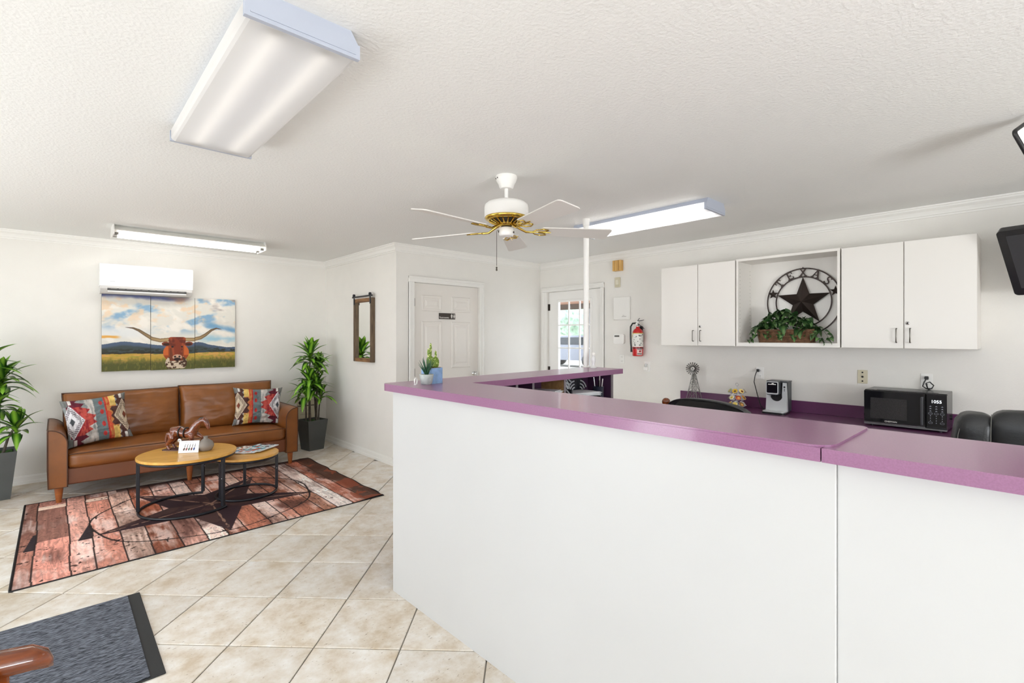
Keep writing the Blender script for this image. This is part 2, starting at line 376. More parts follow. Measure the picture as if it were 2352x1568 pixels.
def tile_mb(poly, mb=None, z=0):
    mb = mb or MB(); n = len(poly); cx = sum(p[0] for p in poly) / n; cy = sum(p[1] for p in poly) / n
    top = [(cx + (x - cx) * .985, cy + (y - cy) * .985, z) for x, y in poly]; mid = [(x, y, z - .0025) for x, y in poly]; bot = [(x, y, z - .006) for x, y in poly]
    v = top + mid + bot; f = [tuple(range(n))]
    for k in (0, 1): f += [(k * n + i, (k + 1) * n + i, (k + 1) * n + (i + 1) % n, k * n + (i + 1) % n) for i in range(n)]
    return mb.add(v, f)
TM = None; rest = MB(); ntile = 0
for iu in range(-16, 21):
    for iv in range(-18, 16):
        u0, v0 = -1.363 + iu * TU + G, 2.583 + iv * TV + G; u1, v1 = u0 + TU - 2 * G, v0 + TV - 2 * G
        xy = lambda u, v: ((u + v) * S2, (v - u) * S2)
        poly = [xy(u0, v0), xy(u1, v0), xy(u1, v1), xy(u0, v1)]; full = list(poly)
        for a, b, c in ((-1, 0, -XL), (1, 0, WD), (0, -1, -YR), (0, 1, WA)): poly = clip(poly, a, b, c) if poly else poly
        if not poly or len(poly) < 3: continue
        cx = sum(p[0] for p in poly) / len(poly); cy = sum(p[1] for p in poly) / len(poly)
        if cx > WB and cy > WC: continue
        seen = cy > .9 and (cx < 1.75 or (cy > 2.3 and cx < 2.9)) and cx > -.9
        if not seen: tile_mb(poly, rest); continue
        ctr = xy((u0 + u1) / 2, (v0 + v1) / 2); loc = [(x - ctr[0], y - ctr[1]) for x, y in poly]
        if len(poly) == 4 and all(abs(p[0] - q[0]) + abs(p[1] - q[1]) < 1e-6 for p, q in zip(poly, full)):
            if TM is None: TM = tile_mb(loc).mesh('tile')
            me = TM
        else: me = tile_mb(loc).mesh('tile')
        link('tile', me, TILE, fl, (ctr[0], ctr[1], .002)); ntile += 1
t = rest.build('tile_field', TILE, fl); t['kind'] = 'stuff'; t.location = (0, 0, .002)
# ---- ceiling
struct(MB().box(XL - .1, WD + .1, YR - .1, WA + .1, CE, CE + .1).build('ceiling', CEIL), 'white knockdown textured ceiling')
# ---- walls (boxes around their openings)
def wall(name, axis, pos, th, a0, a1, holes, label):
    """axis 'x': wall plane x = pos running along y; th: signed thickness away from the room; holes: (a0, a1, z0, z1)"""
    mb = MB(); p0, p1 = sorted((pos, pos + th))
    def put(s0, s1, z0, z1):
        if s1 - s0 < 1e-4 or z1 - z0 < 1e-4: return
        if axis == 'x': mb.box(p0, p1, s0, s1, z0, z1)
        else: mb.box(s0, s1, p0, p1, z0, z1)
    cur = a0
    for h0, h1, z0, z1 in sorted(holes):
        put(cur, h0, 0, CE); put(h0, h1, 0, z0); put(h0, h1, z1, CE); cur = h1
    put(cur, a1, 0, CE)
    return struct(mb.build(name, WALL), label)
wall('wall_back', 'y', WA, .12, XL - .12, WB + .12, [], 'cream painted wall behind the sofa')
wall('wall_side', 'x', WB, .12, WC + .12, WA, [], 'short cream painted mirror wall')
wall('wall_restroom', 'y', WC, .12, WB, WD + .12, [(2.902, 3.831, 0, 2.005)], 'cream painted restroom door wall')
wall('wall_right', 'x', WD, .12, YR - .12, WC, [(3.67, 4.569, 0, 2.005)], 'cream painted wall with cabinets')
LW = [(-2.2, 1.6, .7, 2.2), (2.35, 3.35, 0, 2.1), (3.6, 5.4, .7, 2.2)]
wall('wall_left', 'x', XL, -.12, YR, WA, LW, 'cream painted street window wall')
RW = [(0.1, 2.2, .7, 2.2)]  # unseen rear opening, placed to balance light between desk front and right wall
wall('wall_rear', 'y', YR, -.12, XL - .12, WD, RW, 'cream painted rear window wall')
# ---- windows of the street walls
def window(name, axis, pos, h, cols, label):
    a0, a1, z0, z1 = h; fr = MB(); d = .05
    def bx(mb, s0, s1, zz0, zz1, dd):
        if axis == 'x': mb.box(pos - .08, pos - .08 + dd, s0, s1, zz0, zz1)
        else: mb.box(s0, s1, pos - .08, pos - .08 + dd, zz0, zz1)
    for s0, s1, q0, q1 in ((a0, a0 + d, z0, z1), (a1 - d, a1, z0, z1), (a0 + d, a1 - d, z0, z0 + d), (a0 + d, a1 - d, z1 - d, z1)): bx(fr, s0, s1, q0, q1, .06)
    root = struct(fr.build(name, TRIM), label); wd = (a1 - a0 - 2 * d) / cols
    for i in range(cols):
        s0 = a0 + d + i * wd
        pm = MB(); bx(pm, s0 + (.02 if i else 0), s0 + wd - (.02 if i < cols - 1 else 0), z0 + d, z1 - d, .008); pm.build('pane', GLASS, root)
        if i: mm = MB(); bx(mm, s0 - .02, s0 + .02, z0 + d, z1 - d, .05); mm.build('mullion', TRIM, root)
window('window_1', 'x', XL, LW[0], 3, 'white framed street window')
window('window_2', 'x', XL, LW[2], 3, 'white framed window beside the sofa')
window('window_3', 'y', YR, RW[0], 4, 'white framed unseen rear window')
window('door_3', 'x', XL, LW[1], 1, 'white framed glass entrance door')
# ---- crown moulding and baseboards (mitred profiles)
ROOM = [(XL, YR), (WD, YR), (WD, WC), (WB, WC), (WB, WA), (XL, WA)]
def moulding(name, i, prof, m, cut0=None, cut1=None):
    n = len(ROOM); P = [Vector(ROOM[(i + k) % n]) for k in (-1, 0, 1, 2)]
    d = (P[2] - P[1]).normalized(); nm = Vector((-d.y, d.x))
    def off(a, b, c, o):
        d1, d2 = (b - a).normalized(), (c - b).normalized(); n1, n2 = Vector((-d1.y, d1.x)), Vector((-d2.y, d2.x))
        mi = (n1 + n2); return b + mi * (o / (1 + n1.dot(n2)))
    mb = MB(); v = []
    for o, z in prof:
        p = off(P[0], P[1], P[2], o) if cut0 is None else P[1] + d * cut0 + nm * o; v.append((p.x, p.y, z))
    for o, z in prof:
        p = off(P[1], P[2], P[3], o) if cut1 is None else P[1] + d * cut1 + nm * o; v.append((p.x, p.y, z))
    k = len(prof)
    mb.add(v, [(j, (j + 1) % k, k + (j + 1) % k, k + j) for j in range(k)]); mb.add(v[:k], [tuple(range(k))[::-1]]); mb.add(v[k:], [tuple(range(k))])
    return fixn(mb.build(name, m))
CR = [(0, CE - .085), (.010, CE - .085), (.012, CE - .072), (.020, CE - .070), (.022, CE - .058), (.030, CE - .040), (.046, CE - .024), (.050, CE - .012), (.058, CE - .010), (.060, CE), (0, CE)]
sides = ['rear wall', 'cabinet wall', 'restroom wall', 'mirror wall', 'sofa wall', 'window wall']
for i in range(6): struct(moulding('trim_%d' % (i + 1), i, CR, TRIM), 'white crown moulding along the %s, ceiling trim' % sides[i])
BB = [(0, 0), (.017, 0), (.017, .028), (.012, .034), (.012, .068), (.006, .082), (0, .084)]
for nm, i, c0, c1 in (('baseboard_back', 4, None, None), ('baseboard_side', 3, None, None), ('baseboard_right', 1, None, 3.60 - YR),
                      ('baseboard_restroom_corner', 2, WD - 2.83, None), ('baseboard_restroom', 2, None, WD - 3.894), ('baseboard_left', 5, None, WA - 3.36), ('baseboard_left_front', 5, WA - 2.34, None), ('baseboard_rear', 0, None, None)):
    struct(moulding(nm, i, BB, TRIM, c0, c1), 'white %s' % nm.replace('_', ' '))
# ---- restroom door
DPAINT = mat('door_paint', srgb(228, 223, 216), .5)
d1 = MB()
x0, x1, yf = 2.906, 3.827, WC + .03
px = [(3.014, 3.292), (3.428, 3.71)]; pz = [(1.69, 1.872), (1.03, 1.576), (.22, .86)]
d1.box(x0, x1, yf, yf + .035, .01, 2.0)
dr = struct(d1.build('door_1', DPAINT), 'white six panel restroom door')
for a0, a1 in px:
    for z0, z1 in pz:
        mb = MB(); fr = [(0, 0), (.012, -.008), (.020, -.008), (.034, .004)]   # moulded ring, raised field
        rings = []
        for ins, pr in [(0, 0), (.008, .009), (.022, .009), (.034, .001), (.05, .001), (.07, .010)]: rings.append([(a0 + ins, yf - pr, z0 + ins), (a1 - ins, yf - pr, z0 + ins), (a1 - ins, yf - pr, z1 - ins), (a0 + ins, yf - pr, z1 - ins)])
        v = sum(rings, []); f = []
        for k in range(len(rings) - 1): f += [(k * 4 + j, k * 4 + (j + 1) % 4, (k + 1) * 4 + (j + 1) % 4, (k + 1) * 4 + j) for j in range(4)]
        k = (len(rings) - 1) * 4; f.append((k, k + 1, k + 2, k + 3)); mb.add(v, f).build('door_panel', DPAINT, dr)
def casing(mbp, axis, pos, s0, s1, o0, o1, zi, zo, sign):
    """stepped door casing: outer band thicker than the inner one"""
    def put(a0, a1, z0, z1, t):
        q = sorted((pos, pos + sign * t)); mb = MB()
        if axis == 'y': mb.cbox(a0, a1, q[0], q[1], z0, z1, .003)
        else: mb.cbox(q[0], q[1], a0, a1, z0, z1, .003)
        return mb
    for a0, a1, b0, b1 in ((o0, s0, o0, o0 + (s0 - o0) * .4), (s1, o1, o1 - (o1 - s1) * .4, o1)):
        put(a0, a1, 0, zi, .014).build('casing', TRIM, mbp); put(b0, b1, 0, zi, .022).build('casing', TRIM, mbp)
    put(o0, o1, zi, zo, .014).build('casing', TRIM, mbp); put(o0, o1, zo - (zo - zi) * .4, zo, .022).build('casing', TRIM, mbp)
casing(dr, 'y', WC, 2.902, 3.831, 2.83, 3.894, 2.005, 2.07, -1)
HINGE = mat('dark_hinge', srgb(70, 62, 56), .4, metal=.8)
for z in (1.785, 1.0, .25): MB().lathe([(.007, -.045), (.007, .045)], 10, (2.904, WC + .018, z)).box(2.9045, 2.93, WC + .0265, WC + .031, z - .044, z + .044).build('hinge', HINGE, dr)
k = MB().lathe([(.027, 0), (.027, .006), (.012, .008), (.012, .03), (.026, .042), (.028, .056), (.018, .066)], 18, (3.765, yf - .066, .95), 'y')
k.v = [(x, 2 * (yf - .033) - y, z) for x, y, z in k.v]; fixn(k.build('door_knob', CHROME, dr))
# ---- glazed back door with nine lights above the counter
g = MB(); xf_, xt = WD + .03, .04
gy0, gy1, gz0, gz1 = 3.845, 4.395, .35, 1.872
for a0, a1, z0, z1 in ((3.674, gy0, .01, 2.0), (gy1, 4.565, .01, 2.0), (gy0, gy1, .01, gz0), (gy0, gy1, gz1, 2.0)): g.box(xf_, xf_ + xt, a0, a1, z0, z1)
dg = struct(g.build('door_2', WHITE), 'white glazed back door')
st = MB()
for a0, a1, z0, z1 in ((gy0 - .02, gy0 + .012, gz0 - .02, gz1 + .02), (gy1 - .012, gy1 + .02, gz0 - .02, gz1 + .02), (gy0 + .012, gy1 - .012, gz0 - .02, gz0 + .012), (gy0 + .012, gy1 - .012, gz1 - .012, gz1 + .02)): st.cbox(xf_ - .012, xf_, a0, a1, z0, z1, .003)
st.build('glazing_frame', WHITE, dg)
ys = [gy0 + .012, 4.028, 4.211, gy1 - .012]; zs = [gz0 + .012, .65, .95, 1.251, 1.554, gz1 - .012]
for i in (1, 2): MB().cbox(xf_ - .006, xf_ + .012, ys[i] - .009, ys[i] + .009, zs[0], zs[-1], .003).build('muntin', WHITE, dg)
for i in range(1, 5):
    for j in range(3): MB().cbox(xf_ - .006, xf_ + .012, ys[j] + (.009 if j else 0), ys[j + 1] - (.009 if j < 2 else 0), zs[i] - .009, zs[i] + .009, .003).build('muntin', WHITE, dg)
for i in range(5):
    for j in range(3): MB().box(xf_ + .014, xf_ + .018, ys[j], ys[j + 1], zs[i], zs[i + 1]).build('pane', GLASS, dg)
casing(dg, 'x', WD, 3.67, 4.569, 3.615, 4.66, 2.005, 2.065, -1)
for z in (1.80, .95, .25): MB().lathe([(.007, -.045), (.007, .045)], 10, (WD + .018, 4.567, z)).box(WD + .0265, WD + .031, 4.542, 4.5665, z - .044, z + .044).build('hinge', HINGE, dg)
# ================================================================ RECEPTION COUNTER
ZT, ZB = 1.139, 1.102
def desk():
    t = thing('reception_desk', 'long white panelled reception desk carrying the purple counter tops', 'desk', (1.362, 1.2, 0))
    L = lambda x, y: (x - 1.362, y - 1.2)
    def pbox(name, x0, x1, y0, y1, z0, z1, m, b=.002): return MB().cbox(x0 - 1.362, x1 - 1.362, y0 - 1.2, y1 - 1.2, z0, z1, b).build(name, m, t)
    PAN = mat('white_desk_panel', srgb(199, 199, 198), .42, noise=3, amt=.01)
    pbox('front_panel', 1.362, 1.38, .3275, 2.424, 0, ZB, PAN); pbox('front_panel', 1.370, 1.388, -1.15, .327, 0, ZB, PAN)
    pbox('core', 1.388, 1.64, -1.15, 2.36, 0, ZB - .01, PAN)
    # return wing: back, end, dividers and shelf open to the staff side
    q = lambda x: 2.424 + (x - 1.362) * .088                                   # outer face of the wing
    fr = lambda x: 2.20 + (x - 1.72) * .072 + .03                              # inner (staff) face
    def wing(name, xa, xb, ya, yb, z0, z1, m):
        mb = MB(); mb.prism([L(xa, ya(xa)), L(xb, ya(xb)), L(xb, yb(xb)), L(xa, yb(xa))], z0, z1); return mb.build(name, m, t)
    EDGE = mat('grey_edge_band', srgb(128, 120, 126), .5); TAN = wood_mat('tan_divider', srgb(168, 128, 78), srgb(196, 156, 104), .5)
    wing('back_panel', 1.381, 3.30, lambda x: q(x) - .018, q, 0, ZB, PURPD)
    wing('end_panel', 3.272, 3.30, fr, lambda x: q(x) - .0185, 0, ZB, PURPD); wing('edge_band', 3.270, 3.302, lambda x: fr(x) - .004, fr, 0, ZB, EDGE)
    wing('shelf', 1.66, 3.272, fr, lambda x: q(x) - .0185, .80, .82, PURPD); wing('lower_cupboard', 1.66, 3.272, lambda x: fr(x) + .01, lambda x: q(x) - .019, 0, .80, PURPD)
    for x, m in ((2.14, PURPD), (2.30, PURPD), (2.646, TAN)):
        wing('divider', x, x + .018, fr, lambda x: q(x) - .0185, .82, ZB, m); wing('edge_band', x - .001, x + .019, lambda x: fr(x) - .004, fr, .82, ZB, EDGE)
    # worktops
    rc = arc(1.375, 2.45, .045, 180, 96, 6)                                    # rounded outer corner
    outl = [(1.33, .352), (1.72, .352), (1.72, 2.172), (3.362, 2.288), (3.404, 2.655)] + rc[::-1]
    top = MB(); top.prism(outl, ZB, ZT - .004); top.prism(arc(1.39, .388, .058, 180, 270, 6) + arc(1.69, .36, .03, 270, 360, 5) + [(1.72, 2.172), (3.362, 2.288), (3.404, 2.655)] + rc[::-1], ZT - .004, ZT + .0015)
    tag(fixn(top.build('counter_top', PURP)), 'L-shaped purple laminate counter top with rounded end, holding the potted plants', 'countertop')
    tp = MB(); tp.prism([(1.33, -1.2), (1.722, -1.2), (1.722, .349), (1.33, .349)], ZB, ZT - .004)
    tag(fixn(tp.build('counter_top', PURP)), 'straight purple laminate counter top butted against the L-shaped one', 'countertop')
desk()
# support pole on the counter
t = thing('support_pole', 'slim white pole rising from the purple counter to the ceiling', 'pole', (3.30, 2.615, ZT))
MB().lathe([(.0235, .012), (.0235, CE - ZT - .012)], 20).build('shaft', WHITE, t)
MB().lathe([(.036, 0), (.036, .008), (.0235, .012)], 20).build('foot_flange', WHITE, t); MB().lathe([(.0235, CE - ZT - .06), (.028, CE - ZT - .05), (.030, CE - ZT)], 20).build('collar', WHITE, t)
# things in the wing's cubbies
PAPER = mat('paper', srgb(226, 228, 232), .7); PAPB = mat('blue_print_paper', srgb(150, 170, 196), .6, noise=30, amt=.5)
def sheet_stack(x, y, z, w, d, rz, n, label, grp, m=PAPER):
    mb = MB(); rr = random.Random(int(x * 991))
    for i in range(n):
        a = rz + rr.uniform(-.2, .2); c, s = math.cos(a), math.sin(a); zz = i * .003 + .0015
        mb.obox((rr.uniform(-.01, .01), rr.uniform(-.008, .008), zz), (w / 2 * c, w / 2 * s, 0), (-d / 2 * s, d / 2 * c, 0), (0, 0, .0013))
    return tag(mb.build('paper_stack', m, loc=(x, y, z)), label, 'papers', grp)
sheet_stack(2.225, 2.33, .822, .12, .16, .3, 14, 'pile of blue printed leaflets in the narrow cubby under the counter', None, PAPB)
def cubby_tray(x0, x1, z, label):
    t = thing('letter_tray', label, 'tray', ((x0 + x1) / 2, 2.36, .82)); w = (x1 - x0) / 2
    for k in range(3): MB().box(-w, w, -.12, .12, .08 * k + .01, .08 * k + .014).build('shelf', CLEAR, t)
    for s in (-1, 1): MB().box(s * w - .002, s * w + .002, -.12, .12, .01, .18).build('side', CLEAR, t)
    MB().box(-w, w, .12, .124, .01, .18).build('back', CLEAR, t)
    for s in (-1, 1): MB().box(s * (w - .01) - .01, s * (w - .01) + .01, -.1, .1, 0, .01).build('runner', CLEAR, t)
CLEAR = mat('grey_acrylic', srgb(120, 132, 140), .2)
cubby_tray(2.345, 2.60, .82, 'smoky acrylic letter tray in the cubby beside the tan divider')
sheet_stack(2.47, 2.35, 1.002, .24, .21, .25, 8, 'loose white papers sticking out of the acrylic letter tray', None)
# black scalloped-pattern desk organiser
t = thing('desk_organizer', 'black desk organizer with fan shaped cut-outs in the end cubby', 'organizer', (2.90, 2.38, .82))
NAVY = mat('black_organizer', (.012, .014, .02), .35)
MB().box(-.19, .16, .08, .09, 0, .262).build('back_plate', NAVY, t); MB().box(-.19, -.18, -.10, .08, 0, .20).build('side_plate', NAVY, t); MB().box(.15, .16, -.10, .08, 0, .14).build('side_plate', NAVY, t)
for z in (.0, .07, .14): MB().box(-.18, .15, -.10, .08, z, z + .006).build('tray', NAVY, t)
SILV = mat('pattern_grey', srgb(196, 198, 202), .5)
for k, (cx, cz, a0, a1) in enumerate([(-.16, .145, 5, 85), (-.075, .15, 5, 85), (.02, .27, 190, 262), (.06, .15, 95, 170), (.12, .15, 20, 85)]):
    for r in (.035, .06, .085):
        mb = MB()
        if k == 0: mb.tube([(-.191, -.02 - (px_ + .16) * .9, pz_ - .03) for px_, pz_ in arc(cx, cz, r, a0, a1, 8)], .007, 6, flat=.3)
        else: mb.tube([(px_, .079, min(pz_, .255)) for px_, pz_ in arc(cx, cz, r, a0, a1, 8)], .006, 6)
        mb.build('fan_cutout', SILV, t)
sheet_stack(2.88, 2.345, .968, .25, .20, -.35, 7, 'white papers lying in the black patterned desk organizer', None)
t = thing('pen_cup', 'dark pen cup with pens at the end of the wing shelf', 'pen cup', (3.13, 2.36, .82))
MB().lathe([(.04, 0), (.042, .19), (.039, .19), (.036, .01)], 20, capt=False).build('cup', mat('navy_cup', (.02, .024, .045), .4), t)
for k, (a, l, m) in enumerate([(.3, .27, WHITE), (2.2, .26, CHROME), (4.0, .24, BLK), (5.2, .25, WHITE)]):
    MB().tube([(.01 * math.cos(a), .01 * math.sin(a), .02), (.035 * math.cos(a), .035 * math.sin(a), l)], .0045, 8).build('pen', m, t)
# ================================================================ ON THE COUNTER
def cactus():
    t = thing('potted_cactus', 'spotted green cactus in a pale blue fabric textured square pot', 'plant', (1.545, 2.315, ZT + .0015), R(12))
    BLUE = mat('blue_pot', srgb(134, 166, 206), .6, noise=25, amt=.2, bump=.25, bscale=250)
    MB().prism(rrect(-.045, .045, -.045, .045, .012), 0, .086).build('pot', BLUE, t); MB().prism(rrect(-.039, .039, -.039, .039, .01), .0861, .088).build('soil', mat('pebbles', srgb(120, 104, 78), .9, bump=1, bscale=200), t)
    CAC = mat('cactus_green', srgb(104, 130, 40), .55, noise=30, amt=.2); DOT = mat('cactus_spine', srgb(214, 220, 150), .6)
    def lobe(c, r, h, nm):
        b = MB().ball((c[0], c[1], c[2] + h / 2), 1, 14, 10, (r, r * .62, h / 2)).build(nm, CAC, t)
        rr = random.Random(int(c[0] * 1e4) + 5); d = MB()
        for k in range(int(h * 560)):
            ph, th = rr.uniform(-1.2, 1.2), rr.uniform(0, 2 * PI)
            p = (c[0] + r * math.cos(ph) * math.cos(th), c[1] + r * .62 * math.cos(ph) * math.sin(th), c[2] + h / 2 + h / 2 * math.sin(ph)); d.ball(p, .0024, 6, 4)
        x = d.build('areoles', DOT, b); x['kind'] = 'stuff'
    lobe((-.014, 0, .08), .026, .075, 'pad'); lobe((.020, -.008, .08), .025, .068, 'pad'); lobe((0, .016, .08), .024, .062, 'pad')
    lobe((-.026, .0, .145), .009, .05, 'shoot'); lobe((-.004, .006, .14), .008, .085, 'shoot'); lobe((.026, -.004, .14), .008, .04, 'shoot')
cactus()
def aloe():
    t = thing('potted_aloe', 'small dark green aloe in a round grey stone pot', 'plant', (1.475, 2.262, ZT + .0015))
    ST = mat('grey_stone_pot', srgb(176, 182, 178), .8, noise=30, amt=.18, bump=.3, bscale=90)
    MB().lathe([(.022, 0), (.030, .006), (.038, .050), (.038, .056), (.033, .056), (.031, .048)], 26, capt=False).build('pot', ST, t)
    MB().lathe([(.031, .0475), (.012, .052)], 20).build('soil', MATS['pebbles'], t)
    AL = mat('aloe_green', srgb(40, 82, 56), .45, noise=20, amt=.25); rr = random.Random(4)
    for k in range(18):
        a = k * 2.4; tl = .1 + .55 * (k / 18); ln = .105 - .03 * (k / 18); pts = []; rad = []
        for i in range(6):
            s = i / 5; r = .004 + ln * s * math.sin(tl) * (.8 + .3 * s); pts.append((r * math.cos(a), r * math.sin(a), .05 + ln * s * math.cos(tl))); rad.append(.0062 * (1 - s) ** .7 + .0004)
        MB().tube(pts, rad, 6, flat=.45).build('leaf', AL, t)
aloe()
tag(MB().tube([(.017 * math.cos(a), 0, .019 + .017 * math.sin(a)) for a in np.linspace(0, 2 * PI, 20, endpoint=False)], .0035, 8, closed=True).box(-.012, .012, -.006, .006, 0, .003).build('ring_ornament', WHITE, loc=(1.425, 2.29, ZT + .0015), rot=(0, 0, .6)), 'tiny white ring ornament beside the grey stone pot', 'ornament')
t = thing('glass_bottle', 'small clear glass bottle with white cap at the foot of the white pole', 'bottle', (3.27, 2.515, ZT + .0015))
MB().lathe([(.03, 0), (.032, .004), (.016, .012), (.012, .035), (.016, .05), (.018, .085), (.010, .1)], 20).build('body', mat('frosted_glass', srgb(232, 232, 230), .1, spec=.8), t)
MB().lathe([(.013, .1), (.015, .105), (.015, .124), (.006, .13)], 16).build('cap', WHITE, t)
# ================================================================ CEILING LIGHTS
TUBE = mat('fluorescent_tube', (1, 1, 1), .4, emit=(1, .97, .92), estr=1.0); TUBEB = mat('bare_fluorescent_tube', (1, 1, 1), .4, emit=(1, .99, .96), estr=8)
LENS = lens_mat('acrylic_lens'); PAN_ = mat('fixture_pan', srgb(178, 184, 198), .45); SOCK = mat('lamp_socket', srgb(110, 108, 104), .6)
TUBEC = mat('bright_fluorescent_tube', (1, 1, 1), .4, emit=(1, .97, .92), estr=12)
def wrap_light(loc, hw, hl, label, TUBE=TUBE):
    t = thing('ceiling_light', label, 'ceiling light', loc, 0, 'wraparound fluorescent lights')
    d = .085
    MB().prism([(-hw * .82, 0), (-hw * .96, -.035), (hw * .96, -.035), (hw * .82, 0)], -hl, hl, lambda a, b, h: (a, h, b)).build('housing', PAN_, t)
    for s in (-1, 1):
        cap = [(-hw * .84, -.0), (-hw * .98, -.038), (-hw * 1.02, -.038), (-hw * 1.02, -d), (hw * 1.02, -d), (hw * 1.02, -.038), (hw * .98, -.038), (hw * .84, 0)]
        e = MB().prism(cap, s * hl - .008, s * hl + .008, lambda a, b, h: (a, h, b)); e.box(-hw * .93, hw * .93, s * (hl + .009) - .002, s * (hl + .009) + .002, -d + .012, -d + .016); fixn(e.build('end_cap', PAN_, t))
    # one-sheet lens: two low sides and the bottom
    y0, y1 = -hl + .008, hl - .008; prof = [(-hw, -.036), (-hw, -d + .012), (-hw + .006, -d + .004), (-hw + .016, -d), (hw - .016, -d), (hw - .006, -d + .004), (hw, -d + .012), (hw, -.036)]
    v = [(x, y0, z) for x, z in prof] + [(x, y1, z) for x, z in prof]; k = len(prof)
    MB().add(v, [(i, i + 1, k + i + 1, k + i) for i in range(k - 1)]).build('lens', LENS, t)
    for s in (-1, 1):
        MB().tube([(s * hw * .45, y0 + .04, -.052), (s * hw * .45, y1 - .04, -.052)], .0127, 12).build('tube', TUBE, t)
        for y in (y0, y1 - .035): MB().box(s * hw * .45 - .016, s * hw * .45 + .016, y, y + .035, -.072, -.036).build('socket', SOCK, t)
    return t
wrap_light((.565, 2.15, CE), .17, .612, 'wide fluorescent ceiling light with milky lens above the tiled lobby')
wrap_light((3.552, 2.23, CE), .152, .612, 'fluorescent ceiling light with milky lens over the staff side by the white pole', TUBEC)
t = thing('ceiling_light', 'open strip light with two bare fluorescent tubes above the air conditioner', 'ceiling light', (1.0025, 5.70, CE))
MB().prism([(-.055, 0), (-.145, -.05), (-.14, -.055), (.14, -.055), (.145, -.05), (.055, 0)], -.62, .62, lambda a, b, h: (h, a, b)).build('reflector', mat('white_reflector', srgb(236, 234, 228), .4), t)
for s in (-1, 1): MB().prism([(-.12, 0), (-.152, -.055), (-.152, -.092), (.152, -.092), (.152, -.055), (.12, 0)], s * .624 - .004, s * .624 + .004, lambda a, b, h: (h, a, b)).build('end_plate', WHITE, t)
for y in (-.075, .075):
    MB().tube([(-.585, y, -.073), (.585, y, -.073)], .0165, 12).build('tube', TUBEB, t)
    for s in (-1, 1): MB().lathe([(.013, -.017), (.013, .017)], 12, (s * .602, y, -.073), 'x').build('socket', SOCK, t)
# ================================================================ CEILING FAN
def fan():
    t = thing('ceiling_fan', 'white five blade ceiling fan with polished brass fittings', 'ceiling fan', (2.06, 2.26, CE))
    MB().lathe([(.066, 0), (.068, -.010), (.062, -.03), (.050, -.05), (.044, -.07), (.036, -.078)], 32).build('canopy', WHITE, t)
    for a in (150, 170): MB().ball((.064 * math.cos(R(a)), .064 * math.sin(R(a)), -.018), .005, 8, 6).build('screw', HINGE, t)
    MB().lathe([(.012, -.161), (.012, -.076)], 16).build('downrod', WHITE, t); MB().lathe([(.022, -.166), (.020, -.148), (.013, -.141)], 16).build('coupling', WHITE, t)
    MB().lathe([(.04, -.158), (.118, -.166), (.134, -.180), (.137, -.196), (.137, -.252), (.130, -.259)], 48).build('motor_housing', WHITE, t)
    MB().lathe([(.133, -.256), (.136, -.263), (.126, -.274), (.110, -.279), (.106, -.277)], 48, capb=False, capt=False).build('brass_ring', BRASS, t)
    MB().lathe([(.109, -.2765), (.060, -.296), (.05, -.298)], 40, capb=False).build('vent_cone', mat('dark_gap', (.03, .025, .02), .7), t)
    for k in range(20):
        a = 2 * PI * k / 20; c, s = math.cos(a), math.sin(a)
        MB().tube([(.108 * c, .108 * s, -.280), (.085 * c, .085 * s, -.290), (.056 * c, .056 * s, -.301)], .0052, 6).build('vent_rib', BRASS, t)
    MB().lathe([(.058, -.295), (.052, -.310), (.03, -.314)], 32, capb=False).build('brass_hub', BRASS, t)
    MB().lathe([(.032, -.308), (.034, -.322)], 24).build('neck', BLK, t)
    MB().lathe([(.036, -.320), (.046, -.324), (.046, -.362), (.042, -.372), (.030, -.374)], 32).build('switch_housing', WHITE, t)
    BL = mat('fan_blade', srgb(222, 218, 212), .45)
    bz = -.338
    for ang in (184, 112, 40, -32, -104):
        M = Matrix.Rotation(R(ang), 4, 'Z') @ Matrix.Translation((0, 0, bz)) @ Matrix.Rotation(R(-12), 4, 'X')
        out = [(.225, -.054), (.62, -.072)] + arc(.652, -.047, .026, -80, 0, 5) + arc(.652, .047, .026, 0, 80, 5) + [(.62, .072), (.225, .054), (.214, .03), (.214, -.03)]
        b = MB().prism(out, .002, .008).xf(M).build('blade', BL, t)
        br = MB().tube([(.045, 0, .036), (.08, 0, .020), (.125, 0, -.004), (.175, 0, -.003)], [.010, .008, .007, .007], 8)
        for s in (-1, 1):                                                      # pierced leaf-shaped bracket
            br.tube([(.165, 0, -.002), (.185, s * .030, -.002), (.225, s * .046, -.002), (.262, s * .034, -.002), (.245, s * .012, -.002), (.205, s * .004, -.002)], .0042, 6)
        br.tube([(.175, 0, -.002), (.24, 0, -.002), (.285, 0, -.002)], .004, 6)
        br.xf(M).build('blade_iron', BRASS, t)
    for (x, y, z) in ((-.034, .032, -.345), (.02, -.043, -.352)): MB().ball((x, y, z), .006, 8, 6).build('screw', HINGE, t)
    cx, cy = -.055, .03
    ch = MB().tube([(-.04, .022, -.340), (-.052, .028, -.340), (cx, cy, -.352), (cx, cy, -.56)], .0016, 6); ch.build('pull_chain', HINGE, t)
    MB().lathe([(.002, -.565), (.006, -.572), (.003, -.578), (.0065, -.586), (.002, -.592)], 10, (cx, cy, 0)).build('chain_fob', HINGE, t)
fan()
